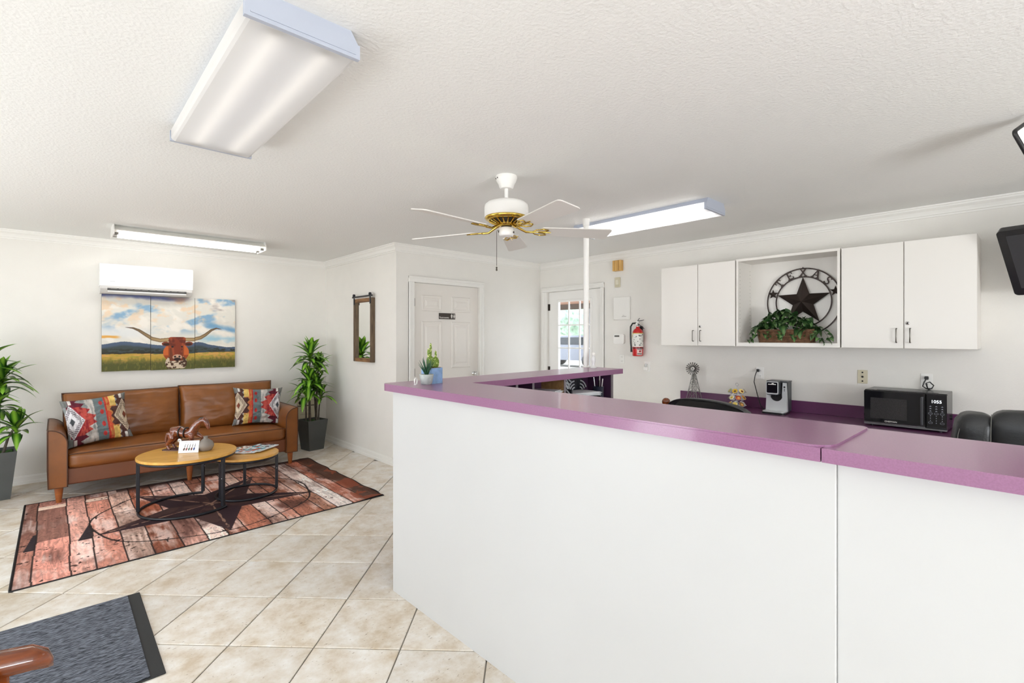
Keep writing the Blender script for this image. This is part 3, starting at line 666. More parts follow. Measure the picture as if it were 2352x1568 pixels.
# ================================================================ SOFA WALL: air conditioner, canvas triptych, phone box
t = thing('air_conditioner', 'white wall mounted split air conditioner above the longhorn canvases', 'air conditioner', (.718, WA, 1.84))
ACW = mat('ac_plastic', srgb(250, 250, 250), .22, spec=.6); ACG = mat('ac_grey', srgb(176, 174, 172), .5)
pr = [(0, .30), (-.165, .30)] + arc(-.175, .27, .03, 90, 180, 5)[1:] + [(-.205, .10), (-.198, .072), (0, .072)]
MB().prism(pr[::-1], -.394, .394, lambda a, b, h: (h, a, b)).build('front_cover', ACW, t)
pb = [(0, .0715), (-.196, .0715), (-.188, .045), (-.150, .012), (-.12, .0), (0, .0)]
fixn(MB().prism(pb, -.39, .39, lambda a, b, h: (h, a, b)).build('lower_body', mat('ac_body', srgb(222, 220, 218), .35), t))
MB().obox((-.0, -.183, .048), (.335, 0, 0), (0, .012, .016), (0, -.006, .005)).build('outlet', mat('ac_dark', (.10, .10, .10), .6), t)
for k in range(10): MB().obox((-.285 + k * .0635, -.190, .052), (.024, 0, 0), (0, .006, .006), (0, -.003, .002)).build('vane', ACG, t)
MB().obox((0, -.181, .028), (.333, 0, 0), (0, .010, .014), (0, -.004, .003)).build('louver', ACW, t)
MB().box(-.315, -.275, -.2065, -.204, .115, .121).build('badge', mat('ac_badge', srgb(190, 192, 196), .3, metal=.5), t)
# --- printed longhorn landscape, one picture across three canvases
def paint_longhorn(s, tt):
    sh = s.shape; mix = lambda a, b, k: a * (1 - k[..., None]) + np.array(b, float) * k[..., None]
    sm = lambda x, a, b: np.clip((x - a) / (b - a), 0, 1) ** 2 * (3 - 2 * np.clip((x - a) / (b - a), 0, 1))
    asp = 1.221 / .80
    c = np.zeros(sh + (3,)) + np.array([222, 218, 208.])
    n1 = fbm(s * 5 + tt * 2, tt * 6 - s * 3, 3); n2 = fbm(s * 9 + tt * 6, tt * 5 - s * 4, 11); n3 = fbm(s * 14 - tt * 6, tt * 12 + s * 5, 21)
    blue = sm(n1, .50, .66) * sm(tt, .44, .62); c = mix(c, (112, 158, 196), blue * .8)
    c = mix(c, (236, 230, 220), sm(n2, .52, .72)); c = mix(c, (232, 204, 172), sm(n3, .55, .75) * sm(tt, .45, .8) * .8)
    c = mix(c, (150, 136, 132), sm(fbm(s * 6 + 4, tt * 8, 31), .56, .75) * sm(s, .6, .95) * sm(tt, .55, .9) * .8)
    c = mix(c, (96, 148, 190), sm(.08 - np.abs(tt - (.63 - .3 * (s - .7))) - .10 * (n2 - .45), 0, .08) * sm(s, .68, .8) * .85)
    c = mix(c, (140, 188, 210), sm(.07 - np.abs(tt - .42) - .08 * (n3 - .45), 0, .07) * sm(s, .62, .8) * .8)
    c = mix(c, (222, 224, 224), sm(.12 - np.abs(tt - .5), 0, .1) * sm(.4 - s, 0, .2) * .8)
    c = mix(c, (70, 78, 122), sm(tt + .06 * (n2 - .5), .93, .99) * sm(.68 - s, 0, .2) * .9); c = mix(c, (150, 120, 108), sm(tt + .05 * (n3 - .5), .93, .99) * sm(s, .42, .5) * sm(.66 - s, 0, .1) * .7)
    c = mix(c, (226, 168, 84), sm(.024 - np.abs(tt - .435 - .02 * n2), 0, .016) * sm(.14 - s, 0, .06))
    ridge = .335 + .05 * np.exp(-((s - .16) / .16) ** 2) + .035 * np.exp(-((s - .68) / .09) ** 2) - .035 * sm(s, .72, .95) + .02 * (fbm(s * 14, s * 0 + 1, 5) - .5)
    mt = (tt < ridge).astype(float); c = mix(c, (76, 92, 116), mt)
    c = mix(c, (62, 72, 72), mt * sm(ridge - tt, .03, .07)); c = mix(c, (50, 52, 44), mt * sm(fbm(s * 40, tt * 60, 8), .45, .6) * sm(.31 - tt, 0, .04))
    f = (tt < .222 + .006 * np.sin(s * 9)).astype(float); c = mix(c, (186, 152, 62), f); c = mix(c, (206, 158, 84), f * sm(fbm(s * 8, tt * 30, 41), .45, .65))
    c = mix(c, (150, 146, 56), f * sm(fbm(s * 30, tt * 50, 43), .5, .7) * .7)
    gr = fbm(s * 90, tt * 22, 51); dk = sm(.15 + .07 * gr - tt, .0, .1); c = mix(c, (72, 78, 34), f * dk * .9); c = mix(c, (120, 112, 52), f * dk * sm(gr, .55, .7) * .7)
    c = mix(c, (44, 40, 30), ((np.abs(tt - .235 - .004 * np.sin(s * 40)) < .010) & (s < .44)).astype(float) * .8)
    # animal body and speckled brisket
    bx, by = .521, .235; body = (((s - bx) / .098) ** 2 + ((tt - by) / .135) ** 2 < 1) & (tt > .0); c = mix(c, (150, 66, 26), body.astype(float)); c = mix(c, (196, 96, 40), (body & (np.abs(s - bx) > .06) & (tt > .2)).astype(float))
    br = ((((s - .521) / .082) ** 2 + ((tt - .09) / .115) ** 2) < 1) & (tt > .012); c = mix(c, (206, 188, 164), br.astype(float)); c = mix(c, (70, 42, 26), br * sm(fbm(s * 55, tt * 40, 61), .45, .55))
    c = mix(c, (110, 52, 26), ((np.abs(s - .521) < .05) & (tt > .12) & (tt < .3)).astype(float))
    # horns
    def horn(pts):
        nonlocal c
        P = np.array(pts); best = np.full(sh, 9.); wd = np.zeros(sh); pos = np.zeros(sh)
        for i in range(len(P) - 1):
            a, b = P[i, :2], P[i + 1, :2]; dx, dy = (b[0] - a[0]) * asp, b[1] - a[1]
            k = np.clip((((s - a[0]) * asp) * dx + (tt - a[1]) * dy) / (dx * dx + dy * dy), 0, 1)
            d = np.hypot((s - a[0]) * asp - k * dx, tt - a[1] - k * dy); u = d < best; best = np.where(u, d, best); wd = np.where(u, P[i, 2] * (1 - k) + P[i + 1, 2] * k, wd); pos = np.where(u, (i + k) / (len(P) - 1), pos)
        m = best < wd; c = np.where(m[..., None], np.array([150, 122, 82.]) * (1 - pos[..., None]) + np.array([78, 60, 46.]) * pos[..., None], c)
        hl = m & (best < wd * .45); c = mix(c, (186, 160, 116), hl * (1 - pos) * .8)
    horn([(.47, .415, .027), (.40, .405, .026), (.34, .43, .024), (.30, .475, .021), (.25, .535, .017), (.21, .565, .011), (.155, .575, .002)])
    horn([(.59, .415, .027), (.66, .415, .026), (.71, .435, .024), (.75, .475, .021), (.80, .545, .016), (.84, .572, .010), (.885, .56, .002)])
    for ex, sg in ((.447, -1), (.616, 1)):
        e = (((s - ex) / .034) ** 2 + ((tt - .355 - sg * (s - ex) * .1) / .030) ** 2) < 1; c = mix(c, (118, 50, 24), e.astype(float)); c = mix(c, (52, 26, 18), ((((s - ex) / .024) ** 2 + ((tt - .35) / .016) ** 2) < 1).astype(float))
    hw = np.interp(tt, [.12, .16, .20, .30, .38, .44, .45], [.026, .036, .034, .044, .064, .066, .05]); hd = (np.abs(s - .529) < hw) & (tt > .12) & (tt < .452)
    c = mix(c, (128, 50, 24), hd.astype(float)); c = mix(c, (160, 74, 40), (hd & (np.abs(s - .529 - .0) > hw * .6)).astype(float) * .8); c = mix(c, (92, 34, 18), hd * sm(fbm(s * 30, tt * 18, 71), .45, .65) * .8)
    for ex in (.493, .565): c = mix(c, (26, 16, 12), ((((s - ex) / .008) ** 2 + ((tt - .315) / .012) ** 2) < 1).astype(float))
    mz = (((s - .529) / .036) ** 2 + ((tt - .172) / .036) ** 2) < 1; c = mix(c, (198, 156, 130), mz.astype(float)); c = mix(c, (40, 22, 18), ((((s - .529) / .028) ** 2 + ((tt - .142) / .022) ** 2) < 1).astype(float))
    for ex in (.512, .546): c = mix(c, (30, 18, 14), ((((s - ex) / .009) ** 2 + ((tt - .178) / .013) ** 2) < 1).astype(float))
    return c
CANV = attr_mat('printed_canvas', .6, .15, 900)
CX0, CX1, CZ0, CZ1 = .347, 1.568, 1.041, 1.838
for a0, a1, dy, dz, lab in ((CX0, .751, 0, 0, "canvas panel with the longhorn's curved horn and orange cloud"), (.755, 1.157, -.004, -.004, "middle canvas panel with the longhorn's red head and chest"), (1.161, CX1, 0, 0, 'canvas panel with horn tip under deep blue sky')):
    t = thing('canvas_panel', lab, 'canvas', ((a0 + a1) / 2, WA, CZ0 + dz), 0, 'longhorn canvas triptych')
    hw = (a1 - a0) / 2; H = CZ1 - CZ0
    MB().box(-hw, hw, -.030 + dy, -.001, 0, H).build('stretcher', mat('canvas_edge', srgb(120, 112, 98), .8, noise=15, amt=.3), t)
    nu, nv = 150, 290; u = np.linspace(-hw, hw, nu); v = np.linspace(0, H, nv); U, V = np.meshgrid(u, v, indexing='ij')
    P = np.stack([U, np.full_like(U, -.0315 + dy), V], -1); ss = (U + (a0 + a1) / 2 - CX0) / (CX1 - CX0)
    me = grid_mesh('printed_face', P, paint_longhorn(ss, V / H)); link('printed_face', me, CANV, t)
t = thing('phone_box', 'beige phone junction box on the wall behind the corner planter', 'junction box', (2.40, WA, .28))
BEI = mat('beige_plastic', srgb(206, 198, 172), .5)
MB().cbox(-.105, .105, -.05, 0, 0, .215, .006).build('lower_cover', BEI, t); MB().cbox(-.11, .11, -.06, 0, .225, .315, .008).build('upper_cover', BEI, t); MB().box(-.10, .10, -.045, 0, .215, .225).build('seam', HINGE, t)
for z in (.06, .11, .16): MB().box(-.085, .06, -.0515, -.0495, z, z + .002).build('groove', HINGE, t)
MB().lathe([(.022, 0), (.022, .012), (.014, .014)], 16, (-.085, -.074, .265), 'y').build('latch', HINGE, t)
# ================================================================ MIRROR WALL
t = thing('wall_mirror', 'rustic wood framed mirror hanging from a black metal rail', 'mirror', (WB, 5.405, 1.105))
RUS = wood_mat('rustic_wood', srgb(72, 56, 42), srgb(116, 96, 72), .7, 4, (14, 14, 1.6), coat=0); RUSH = wood_mat('rustic_wood_rail', srgb(92, 62, 40), srgb(158, 118, 76), .7, 4, (14, 1.6, 14), coat=0)
hw, H, fw = .235, .745, .043
for s in (-1, 1): MB().cbox(-.045, -.002, s * hw - (fw if s > 0 else 0), s * hw + (fw if s < 0 else 0), 0, H, .004).build('stile', RUS, t)
MB().cbox(-.043, -.002, -hw + fw, hw - fw, 0, fw, .004).build('rail', RUSH, t); MB().cbox(-.043, -.002, -hw + fw, hw - fw, H - fw, H, .004).build('rail', RUSH, t)
MIR = mat('mirror_silver', (.93, .94, .92), .015, metal=1)
MB().box(-.018, -.012, -hw + fw, hw - fw, fw, H - fw).build('mirror_glass', MIR, t)
MB().box(-.056, -.048, -hw - .03, hw + .01, H + .012, H + .030).build('hanging_rail', BLKM, t)
for s in (-1, 1):
    y = s * (hw - .03); MB().box(-.052, -.045, y - .012, y + .012, H - .07, H + .03).build('strap', BLKM, t); MB().lathe([(.005, -.012), (.019, -.010), (.019, .010), (.005, .012)], 18, (-.05, y, H + .040), 'x').build('roller', BLKM, t)
# ================================================================ RESTROOM SIGN
t = thing('restroom_sign', 'dark brown restrooms sign with man and woman symbols on the white door', 'sign', (3.364, WC + .026, 1.605))
SG = mat('sign_brown', srgb(56, 48, 42), .4); SW = mat('sign_lettering', srgb(226, 222, 216), .5)
MB().cbox(-.115, .115, -.006, .003, 0, .07, .002).build('plate', SG, t)
text('lettering', 'Restrooms', .030, SW, t, (-.045, -.0065, .019), (R(90), 0, 0), .0004)
for x, fem in ((.062, 0), (.098, 1)):
    p = MB().lathe([(.0005, -.0005), (.0055, 0), (.0055, .0006)], 12, (x, -.0072, .058), 'y')
    if fem: p.prism([(x - .005, .030), (x - .012, .030), (x - .004, .051), (x + .004, .051), (x + .012, .030), (x + .005, .030), (x + .005, .012), (x - .005, .012)], -.0072, -.006, lambda a, b, h: (a, h, b))
    else: p.prism([(x - .006, .012), (x + .006, .012), (x + .0065, .032), (x + .011, .032), (x + .010, .051), (x - .010, .051), (x - .011, .032), (x - .0065, .032)], -.0072, -.006, lambda a, b, h: (a, h, b))
    fixn(p.build('symbol', SW, t))
MB().box(.0795, .0805, -.0068, -.006, .012, .062).build('divider_line', SW, t)
# ================================================================ CABINET WALL
def knobpull(t, y, z0, z1, x):
    MB().tube([(x, y, z0), (x - .022, y, z0), (x - .026, y, z0 + .004), (x - .026, y, z1 - .004), (x - .022, y, z1), (x, y, z1)], .004, 8).build('handle', mat('satin_nickel', srgb(120, 116, 110), .3, metal=1), t)
def cab(y0, y1, ym, hy, lock, label):
    z0, z1 = 1.315, 2.105; t = thing('wall_cabinet', label, 'cabinet', (WD, (y0 + y1) / 2, z0)); o = (y0 + y1) / 2; H = z1 - z0
    MB().box(-.30, -.001, y0 - o, y1 - o, .0, H).build('body', LAMW, t)
    for k, (a, b) in enumerate(((y0, ym - .0018), (ym + .0018, y1))):
        dd = MB().cbox(-.3195, -.301, a - o + .001, b - o - .001, -.002, H + .001, .0015).build('door', LAMW, t); knobpull(dd, hy[k] - o, .042, .146, -.3195)
        if k == lock[0]: MB().lathe([(.002, 0), (.0125, .001), (.0125, .006)], 18, (-.3255, lock[1] - o, .185), 'x').build('lock', CHROME, dd); MB().lathe([(.001, -.0005), (.006, 0), (.006, .0006)], 12, (-.3262, lock[1] - o, .185), 'x').build('keyhole', BLK, dd)
cab(1.907, 2.662, 2.268, (2.235, 2.31), (0, 2.243), 'white two door wall cabinet above the small windmill')
cab(.279, 1.070, .675, (.636, .717), (0, .652), 'white two door wall cabinet above the black microwave')
# open display unit
t = thing('display_shelf', 'white open display shelf between the two wall cabinets', 'shelf', (WD, 1.488, 1.313)); hw, H, D, th = .4085, .80, .32, .018
for s in (-1, 1): MB().box(-D, -.001, s * hw - (th if s > 0 else 0), s * hw + (th if s < 0 else 0), 0, H).build('side_panel', LAMW, t)
MB().box(-D, -.001, -hw + th, hw - th, H - .022, H).build('top_panel', LAMW, t); MB().box(-D, -.001, -hw + th, hw - th, .0, .034).build('bottom_panel', LAMW, t)
MB().box(-.012, -.001, -hw + th, hw - th, .034, H - .022).build('back_panel', LAMW, t)
HOLE = mat('pin_hole', (.12, .11, .10), .8)
for x in (-D + .04, -.05):
    mb = MB()
    for k in range(19): mb.lathe([(.0001, 0), (.0028, -.0002), (.0028, -.0012)], 6, (x, hw - th, .08 + k * .035), 'y')
    mb.build('shelf_pin_holes', HOLE, t)['kind'] = 'stuff'
ZS = 1.313 + .034
# TEXAS star ring
def texas():
    t = thing('metal_star_sign', 'dark bronze TEXAS star ring hung inside the white display shelf', 'wall art', (4.893, 1.428, 1.712)); put = lambda a, b, h: (-h, -a, b)
    ro, ri = .302, .222
    def ring(r, w, nm):
        mb = MB(); pr = [(r - w / 2, -.003), (r + w / 2, -.003), (r + w / 2, .003), (r - w / 2, .003)]; v = []; f = []; n = 72
        for k in range(n):
            a = 2 * PI * k / n; v += [put(q * math.cos(a), q * math.sin(a), h + .006) for q, h in pr]
        for k in range(n): f += [(k * 4 + j, k * 4 + (j + 1) % 4, ((k + 1) % n) * 4 + (j + 1) % 4, ((k + 1) % n) * 4 + j) for j in range(4)]
        fixn(mb.add(v, f).build(nm, DRIM, t))
    ring(ro - .005, .011, 'outer_ring'); ring(ri, .011, 'inner_ring')
    sp = star_pts(0, 0, .222, .088); mb = MB(); v = [put(a, b, .006) for a, b in sp] + [put(0, 0, .055)]; mb.add(v, [(i, (i + 1) % 10, 10) for i in range(10)]); mb.add(v[:10], [tuple(range(10))[::-1]]); fixn(mb.build('big_star', DRIM, t))
    W = .16
    def rects(ch):
        if ch == 'T': return [(.42, .58, 0, 1), (.08, .92, .84, 1), (.08, .2, .66, .86), (.8, .92, .66, .86), (.28, .72, 0, .12)]
        if ch == 'E': return [(.2, .36, 0, 1), (.1, .85, .86, 1), (.1, .85, 0, .14), (.3, .62, .44, .56), (.75, .85, .68, .9), (.75, .85, .1, .32), (.56, .64, .36, .64)]
        return []
    def stroke(p, q, wd):
        (x0, y0), (x1, y1) = p, q; d = math.hypot(x1 - x0, y1 - y0); nx, ny = -(y1 - y0) / d * wd / 2, (x1 - x0) / d * wd / 2
        return [(x0 - nx, y0 - ny), (x1 - nx, y1 - ny), (x1 + nx, y1 + ny), (x0 + nx, y0 + ny)]
    hgt = ro - ri - .008
    for ch, ang in (('T', 138), ('E', 114), ('X', 90), ('A', 66), ('S', 42)):
        polys = [[(a, c), (b, c), (b, d), (a, d)] for a, b, c, d in rects(ch)]
        if ch == 'X': polys += [stroke((.18, .04), (.82, .96), .17), stroke((.82, .04), (.18, .96), .13)] + [[(a, c), (b, c), (b, d), (a, d)] for a, b, c, d in ((.02, .36, 0, .1), (.64, .98, 0, .1), (.04, .36, .9, 1), (.64, .96, .9, 1))]
        if ch == 'A': polys += [stroke((.16, .04), (.5, 1), .12), stroke((.84, .04), (.5, 1), .18), stroke((.26, .34), (.74, .34), .11)] + [[(a, c), (b, c), (b, d), (a, d)] for a, b, c, d in ((.0, .34, 0, .1), (.62, 1.0, 0, .1))]
        if ch == 'S':
            pt = arc(.5, .73, .25, 20, 270, 10, .22) + arc(.5, .26, .28, 90, -160, 10, .22)
            polys += [stroke(pt[i], pt[i + 1], .15) for i in range(len(pt) - 1)]
        mb = MB(); ca, sa = math.cos(R(ang)), math.sin(R(ang))
        for k, pl in enumerate(polys):
            o = []
            for a, b in pl:
                lx, ly = (a - .5) * hgt * .95, ri + .004 + b * hgt; o.append((lx * sa + ly * ca, -lx * ca + ly * sa))
            mb.prism(o, .003 + k * 1e-5, .0085 + k * 1e-5, put)
        fixn(mb.build('letter', DRIM, t))
    for ang in (162, 18): 
        a = R(ang); c = ((ro + ri) / 2 * math.cos(a), (ro + ri) / 2 * math.sin(a)); mb = MB(); sp = star_pts(c[0], c[1], .046, .019, 90)
        v = [put(x, y, .003) for x, y in sp] + [put(c[0], c[1], .012)]; mb.add(v, [(i, (i + 1) % 10, 10) for i in range(10)]); mb.add(v[:10], [tuple(range(10))[::-1]]); fixn(mb.build('small_star', DRIM, t))
    MB().lathe([(.004, 0), (.004, .012)], 8, (-.012, 0, ro + .004), 'x').build('nail', HINGE, t)
texas()
# ivy basket
def leaf_me(ln, wd, droop, nm, n=8, cup=.25, heart=False):
    """leaf along +y from the origin; x across"""
    P = np.zeros((5, n + 1, 3))
    for j in range(n + 1):
        s = j / n; w = wd * (math.sin(PI * min(1, s * .93 + .07)) ** .8 if not heart else (min(1, (s + .03) * 7) ** .5 * (1 - s) ** .75 * 1.25)) if s < 1 else 0
        y = ln * s * (1 - .25 * droop * s); z = ln * (.18 * s - droop * s * s)
        for i in range(5): q = (i - 2) / 2; P[i, j] = (q * w / 2, y, z + abs(q) * w * cup)
    return grid_mesh(nm, P)
def ivy_basket():
    t = thing('ivy_basket', 'leafy green ivy in a low brown wicker basket on the display shelf', 'plant', (4.735, 1.515, ZS)); WK = mat('wicker', srgb(128, 92, 66), .7, noise=40, amt=.35, bump=.5, bscale=120)
    bw, bd, bh = .205, .075, .115
    bk = MB(); out0 = rrect(-bd, bd, -bw, bw, .03); out1 = rrect(-bd * 1.18, bd * 1.18, -bw * 1.1, bw * 1.1, .035); n = len(out0)
    v = [(x, y, 0) for x, y in out0] + [(x, y, bh) for x, y in out1] + [(x * .93, y * .96, bh) for x, y in out1] + [(x * .93, y * .96, bh * .75) for x, y in out0]
    f = [tuple(range(n))[::-1]] + [(k * n + i, k * n + (i + 1) % n, (k + 1) * n + (i + 1) % n, (k + 1) * n + i) for k in range(3) for i in range(n)] + [tuple(range(3 * n, 4 * n))]; bk.add(v, f); bk.build('basket', WK, t)
    for k in range(9):
        z = .006 + k * .0132; s = z / bh; rowp = [(x * (1 + .18 * s) * 1.015, y * (1 + .10 * s) * 1.01, z) for x, y in rrect(-bd, bd, -bw, bw, .03, 8)]
        m = len(rowp); dense = []
        for i in range(m):
            p, q = rowp[i], rowp[(i + 1) % m]; L = math.hypot(q[0] - p[0], q[1] - p[1]); c = max(1, int(L / .012))
            for j in range(c): dense.append(tuple(p[a] + (q[a] - p[a]) * j / c for a in range(3)))
        dense = [(x * (1 + .018 * (-1) ** (i + k)), y * (1 + .008 * (-1) ** (i + k)), z) for i, (x, y, z) in enumerate(dense)]
        MB().tube(dense, .0058, 6, closed=True).build('weave_row', WK, t)
    lm = [leaf_me(.085, .072, .5, 'leaf', heart=True), leaf_me(.105, .085, .7, 'leaf', heart=True), leaf_me(.062, .054, .3, 'leaf', heart=True)]
    for m in lm: m.materials.append(IVY)
    rr = random.Random(12)
    def lf(p, yaw, pitch, k, sc=1): o = link('leaf', lm[k], None, t, p, (pitch, rr.uniform(-.5, .5), yaw)); o.scale = (sc,) * 3
    for i in range(120):
        y = rr.uniform(-1, 1); hgt = (1 - abs(y) ** 2.2); x = rr.uniform(-.085, .04); z = .10 + .205 * hgt * rr.random() ** .6 * (1 - .5 * abs(x + .02) / .1)
        lf((x, y * .225, z), rr.uniform(0.3, PI - .3) if rr.random() < .7 else rr.uniform(0, 2 * PI), rr.uniform(-.5, .5), rr.randrange(3), rr.uniform(.8, 1.15))
    for (y0, n_, dz) in ((.20, 5, -.012), (-.22, 6, -.010), (-.30, 3, .0), (.03, 3, -.012), (.13, 3, -.014), (-.10, 3, -.012)):
        pts = [(-.09, y0, .12)]
        for i in range(1, n_ + 1):
            p = pts[-1]; q = (max(-.135, p[0] - .012), p[1] + (.012 if y0 > .15 else -.02 if y0 < -.15 else rr.uniform(-.01, .01)), max(.02, p[2] - .027)); pts.append(q); lf((q[0], q[1], q[2] + .005), rr.uniform(PI * .2, PI * 1.1), rr.uniform(-.9, -.2), 2 if i % 2 else 0, .8)
        MB().tube(pts, .0016, 5).build('vine', MATS['ivy_leaf'], t)
ivy_basket()
# ---- wall devices
t = thing('door_chime', 'tan wooden door chime box high on the wall by the back door', 'chime', (WD, 3.40, 2.18)); CHW = wood_mat('chime_wood', srgb(196, 150, 78), srgb(222, 178, 104), .5, 3, (8, 8, 2))
MB().cbox(-.06, -.001, -.058, .058, 0, .125, .004).build('cover', CHW, t); MB().box(-.062, -.0605, -.03, -.026, .004, .121).box(-.062, -.0605, .026, .03, .004, .121).build('groove', mat('chime_groove', srgb(150, 108, 52), .6), t)
t = thing('sensor_plate', 'small ivory sensor plate under the wooden chime box', 'wall plate', (WD, 3.418, 1.99)); MB().cbox(-.018, -.001, -.038, .038, 0, .118, .004).build('cover', BEI, t); MB().cbox(-.024, -.018, -.02, .02, .03, .09, .003).build('lens', mat('ivory', srgb(222, 216, 196), .5), t)
t = thing('alarm_panel', 'square white alarm panel box beside the back door', 'panel', (WD, 3.353, 1.60)); MB().cbox(-.028, -.001, -.113, .113, 0, .272, .006).build('cover', TRIM, t); MB().cbox(-.031, -.028, -.108, .108, .01, .262, .002).build('door', TRIM, t); MB().box(-.0325, -.031, -.07, -.01, .035, .041).box(-.0325, -.031, -.045, -.02, .05, .054).build('badge', mat('grey_mark', srgb(160, 156, 150), .5), t)
t = thing('thermostat', 'white rounded thermostat with grey display beneath the alarm panel', 'thermostat', (WD, 3.389, 1.315)); MB().prism(rrect(-.073, .073, 0, .116, .022), .001, .03, lambda a, b, h: (-h, -a, b)).build('case', WHITE, t); fixn(t.children[0]); MB().box(-.0315, -.030, -.01, .058, .082, .102).build('display', mat('lcd_grey', srgb(120, 118, 112), .3), t)
for k in range(5): MB().box(-.0325, -.0315, -.003 + k * .012, .004 + k * .012, .086, .098).build('digit', mat('lcd_dark', srgb(62, 60, 58), .5), t)
def outlet(y, z, label, w=.072, h=.116, m=WHITE, kind='duplex'):
    t = thing('wall_plate', label, 'wall plate', (WD, y, z)); MB().cbox(-.006, -.001, -w / 2, w / 2, -h / 2, h / 2, .002).build('plate', m, t)
    if kind == 'duplex':
        for s in (-1, 1):
            f = MB().prism(rrect(-.017, .017, s * .025 - .014, s * .025 + .014, .01), .006, .009, lambda a, b, h_: (-h_, -a, b)).build('receptacle', m, t); fixn(f)
            for q in (-.006, .006): MB().box(-.0095, -.0089, q - .001, q + .001, s * .025 - .004, s * .025 + .005).build('slot', BLK, f)
    else:
        for dz in (.0, -.036, .036): MB().lathe([(.0005, -.003), (.006 if dz else .008, 0), (.006 if dz else .008, .004)], 12, (-.009, 0, dz), 'x').build('jack', BLK, t)
    return t
outlet(3.02, 1.06, 'white outlet plate below the fire extinguisher'); outlet(1.803, 1.052, 'white outlet plate behind the coffee maker'); outlet(.992, 1.067, 'ivory plate with three black jacks between coffee maker and microwave', .07, .112, BEI, 'jack'); outlet(.582, 1.058, 'white outlet plate above the microwave')
t = thing('plug_adapter', 'white plug-in air freshener in the outlet below the fire extinguisher', 'air freshener', (WD, 3.025, 1.045)); MB().cbox(-.045, -.0095, -.022, .022, -.03, .012, .006).build('body', WHITE, t); MB().ball((-.03, 0, .03), .018, 12, 8, (.8, .8, 1.3)).build('bulb', mat('frost_bulb', srgb(206, 206, 204), .15), t)
outlet(3.36, 1.135, 'faint white switch plate low by the back door', .07, .11, TRIM)
# ---- fire extinguisher
t = thing('fire_extinguisher', 'red fire extinguisher with white label hanging by the back door', 'fire extinguisher', (WD - .075, 3.098, 1.18)); RED = mat('extinguisher_red', srgb(196, 18, 24), .25, coat=.4)
MB().lathe([(.050, 0), (.058, .004), (.060, .012), (.060, .262), (.056, .282), (.042, .302), (.026, .314), (.020, .318), (.020, .335)], 32).build('cylinder', RED, t)
lab = MB(); 
def band(mb, r, a0, a1, z0, z1, n=16):
    v = [(r * math.cos(R(a0 + (a1 - a0) * i / n)), r * math.sin(R(a0 + (a1 - a0) * i / n)), z) for z in (z0, z1) for i in range(n + 1)]; return mb.add(v, [(i, i + 1, n + 2 + i, n + 1 + i) for i in range(n)], True)
band(lab, .0606, 120, 300, .105, .255).build('label', mat('label_white', srgb(228, 226, 220), .5), t)
band(MB(), .0606, 205, 262, .012, .085).build('tag_label', mat('label_pink', srgb(226, 196, 192), .5), t)
INK = mat('ink', srgb(52, 50, 50), .6); rr = random.Random(3)
ik = MB()
for k in range(26):
    a = 130 + rr.random() * 155; z = .115 + rr.random() * .125; band(ik, .0609, a, a + rr.uniform(5, 14), z, z + rr.uniform(.003, .012), 3)
ik.build('label_print', INK, t)['kind'] = 'stuff'
band(MB(), .0609, 208, 258, .022, .032, 6).build('tag_print', INK, t); band(MB(), .0609, 225, 248, .045, .066, 6).build('tag_print', mat('ink_red', srgb(150, 40, 40), .6), t); band(MB(), .0609, 208, 258, .074, .081, 6).build('tag_print', INK, t)
band(MB(), .0612, 0, 360, .088, .098, 32).build('strap', BLK, t); band(MB(), .0612, 120, 300, .2555, .262, 16).build('yellow_band', mat('label_yellow', srgb(206, 186, 70), .5), t)
MB().lathe([(.018, .335), (.018, .352), (.012, .356), (.012, .375)], 16).build('valve', CHROME, t); MB().box(-.012, .012, -.018, .018, .372, .395).build('valve_block', CHROME, t)
MB().tube([(0, .0, .398), (-.005, -.05, .402), (-.01, -.085, .408)], [.007, .007, .005], 8, flat=.5).build('lever', BLKM, t); MB().tube([(0, -.01, .362), (-.005, -.04, .345), (-.01, -.088, .312)], [.007, .007, .006], 8, flat=.5).build('carry_handle', BLKM, t)
MB().tube([(0, 0, .40), (0, -.012, .42), (0, -.024, .428)], .004, 6).build('pin', BLKM, t)
MB().tube([(-.012, .012, .375), (-.02, .055, .372), (-.025, .078, .335), (-.025, .080, .24), (-.025, .076, .14), (-.025, .072, .11)], .0095, 10).build('hose', BLK, t); MB().tube([(-.025, .072, .112), (-.025, .069, .045)], [.009, .012], 10).build('nozzle', BLK, t)
MB().tube([(-.02, .06, .20), (-.045, .045, .235), (-.06, .02, .252)], .0025, 6).build('seal_tie', MATS['label_yellow'], t)
MB().box(.055, .0742, -.02, .02, .15, .34).build('wall_bracket', BLKM, t); MB().lathe([(.014, 0), (.014, .006)], 14, (-.026, 0, .365), 'x').build('gauge', CHROME, t)
# ---- back counter and what stands on it
ZC = .72
t = thing('back_counter', 'dark purple laminate back counter with backsplash along the cabinet wall', 'counter', (WD, .5, 0))
PURC = mat('plum_laminate', srgb(96, 48, 86), .28, noise=240, amt=.08)
MB().cbox(-.62, -.001, -2.0, 2.11, ZC - .04, ZC, .003).build('top', PURC, t); MB().cbox(-.020, -.001, -2.0, 2.11, ZC, ZC + .103, .002).build('backsplash', PURC, t)
for k in range(7):
    y0 = -2.0 + k * .587; MB().box(-.56, -.001, y0, y0 + .585, .08, ZC - .04).build('base_cabinet', LAMW, t); dd = MB().cbox(-.58, -.56, y0 + .003, y0 + .582, .09, ZC - .05, .002).build('cabinet_door', LAMW, t); knobpull(dd, y0 + .08, .50, .60, -.58)
MB().box(-.52, -.05, -1.99, 2.09, 0, .08).build('plinth', BLK, t)
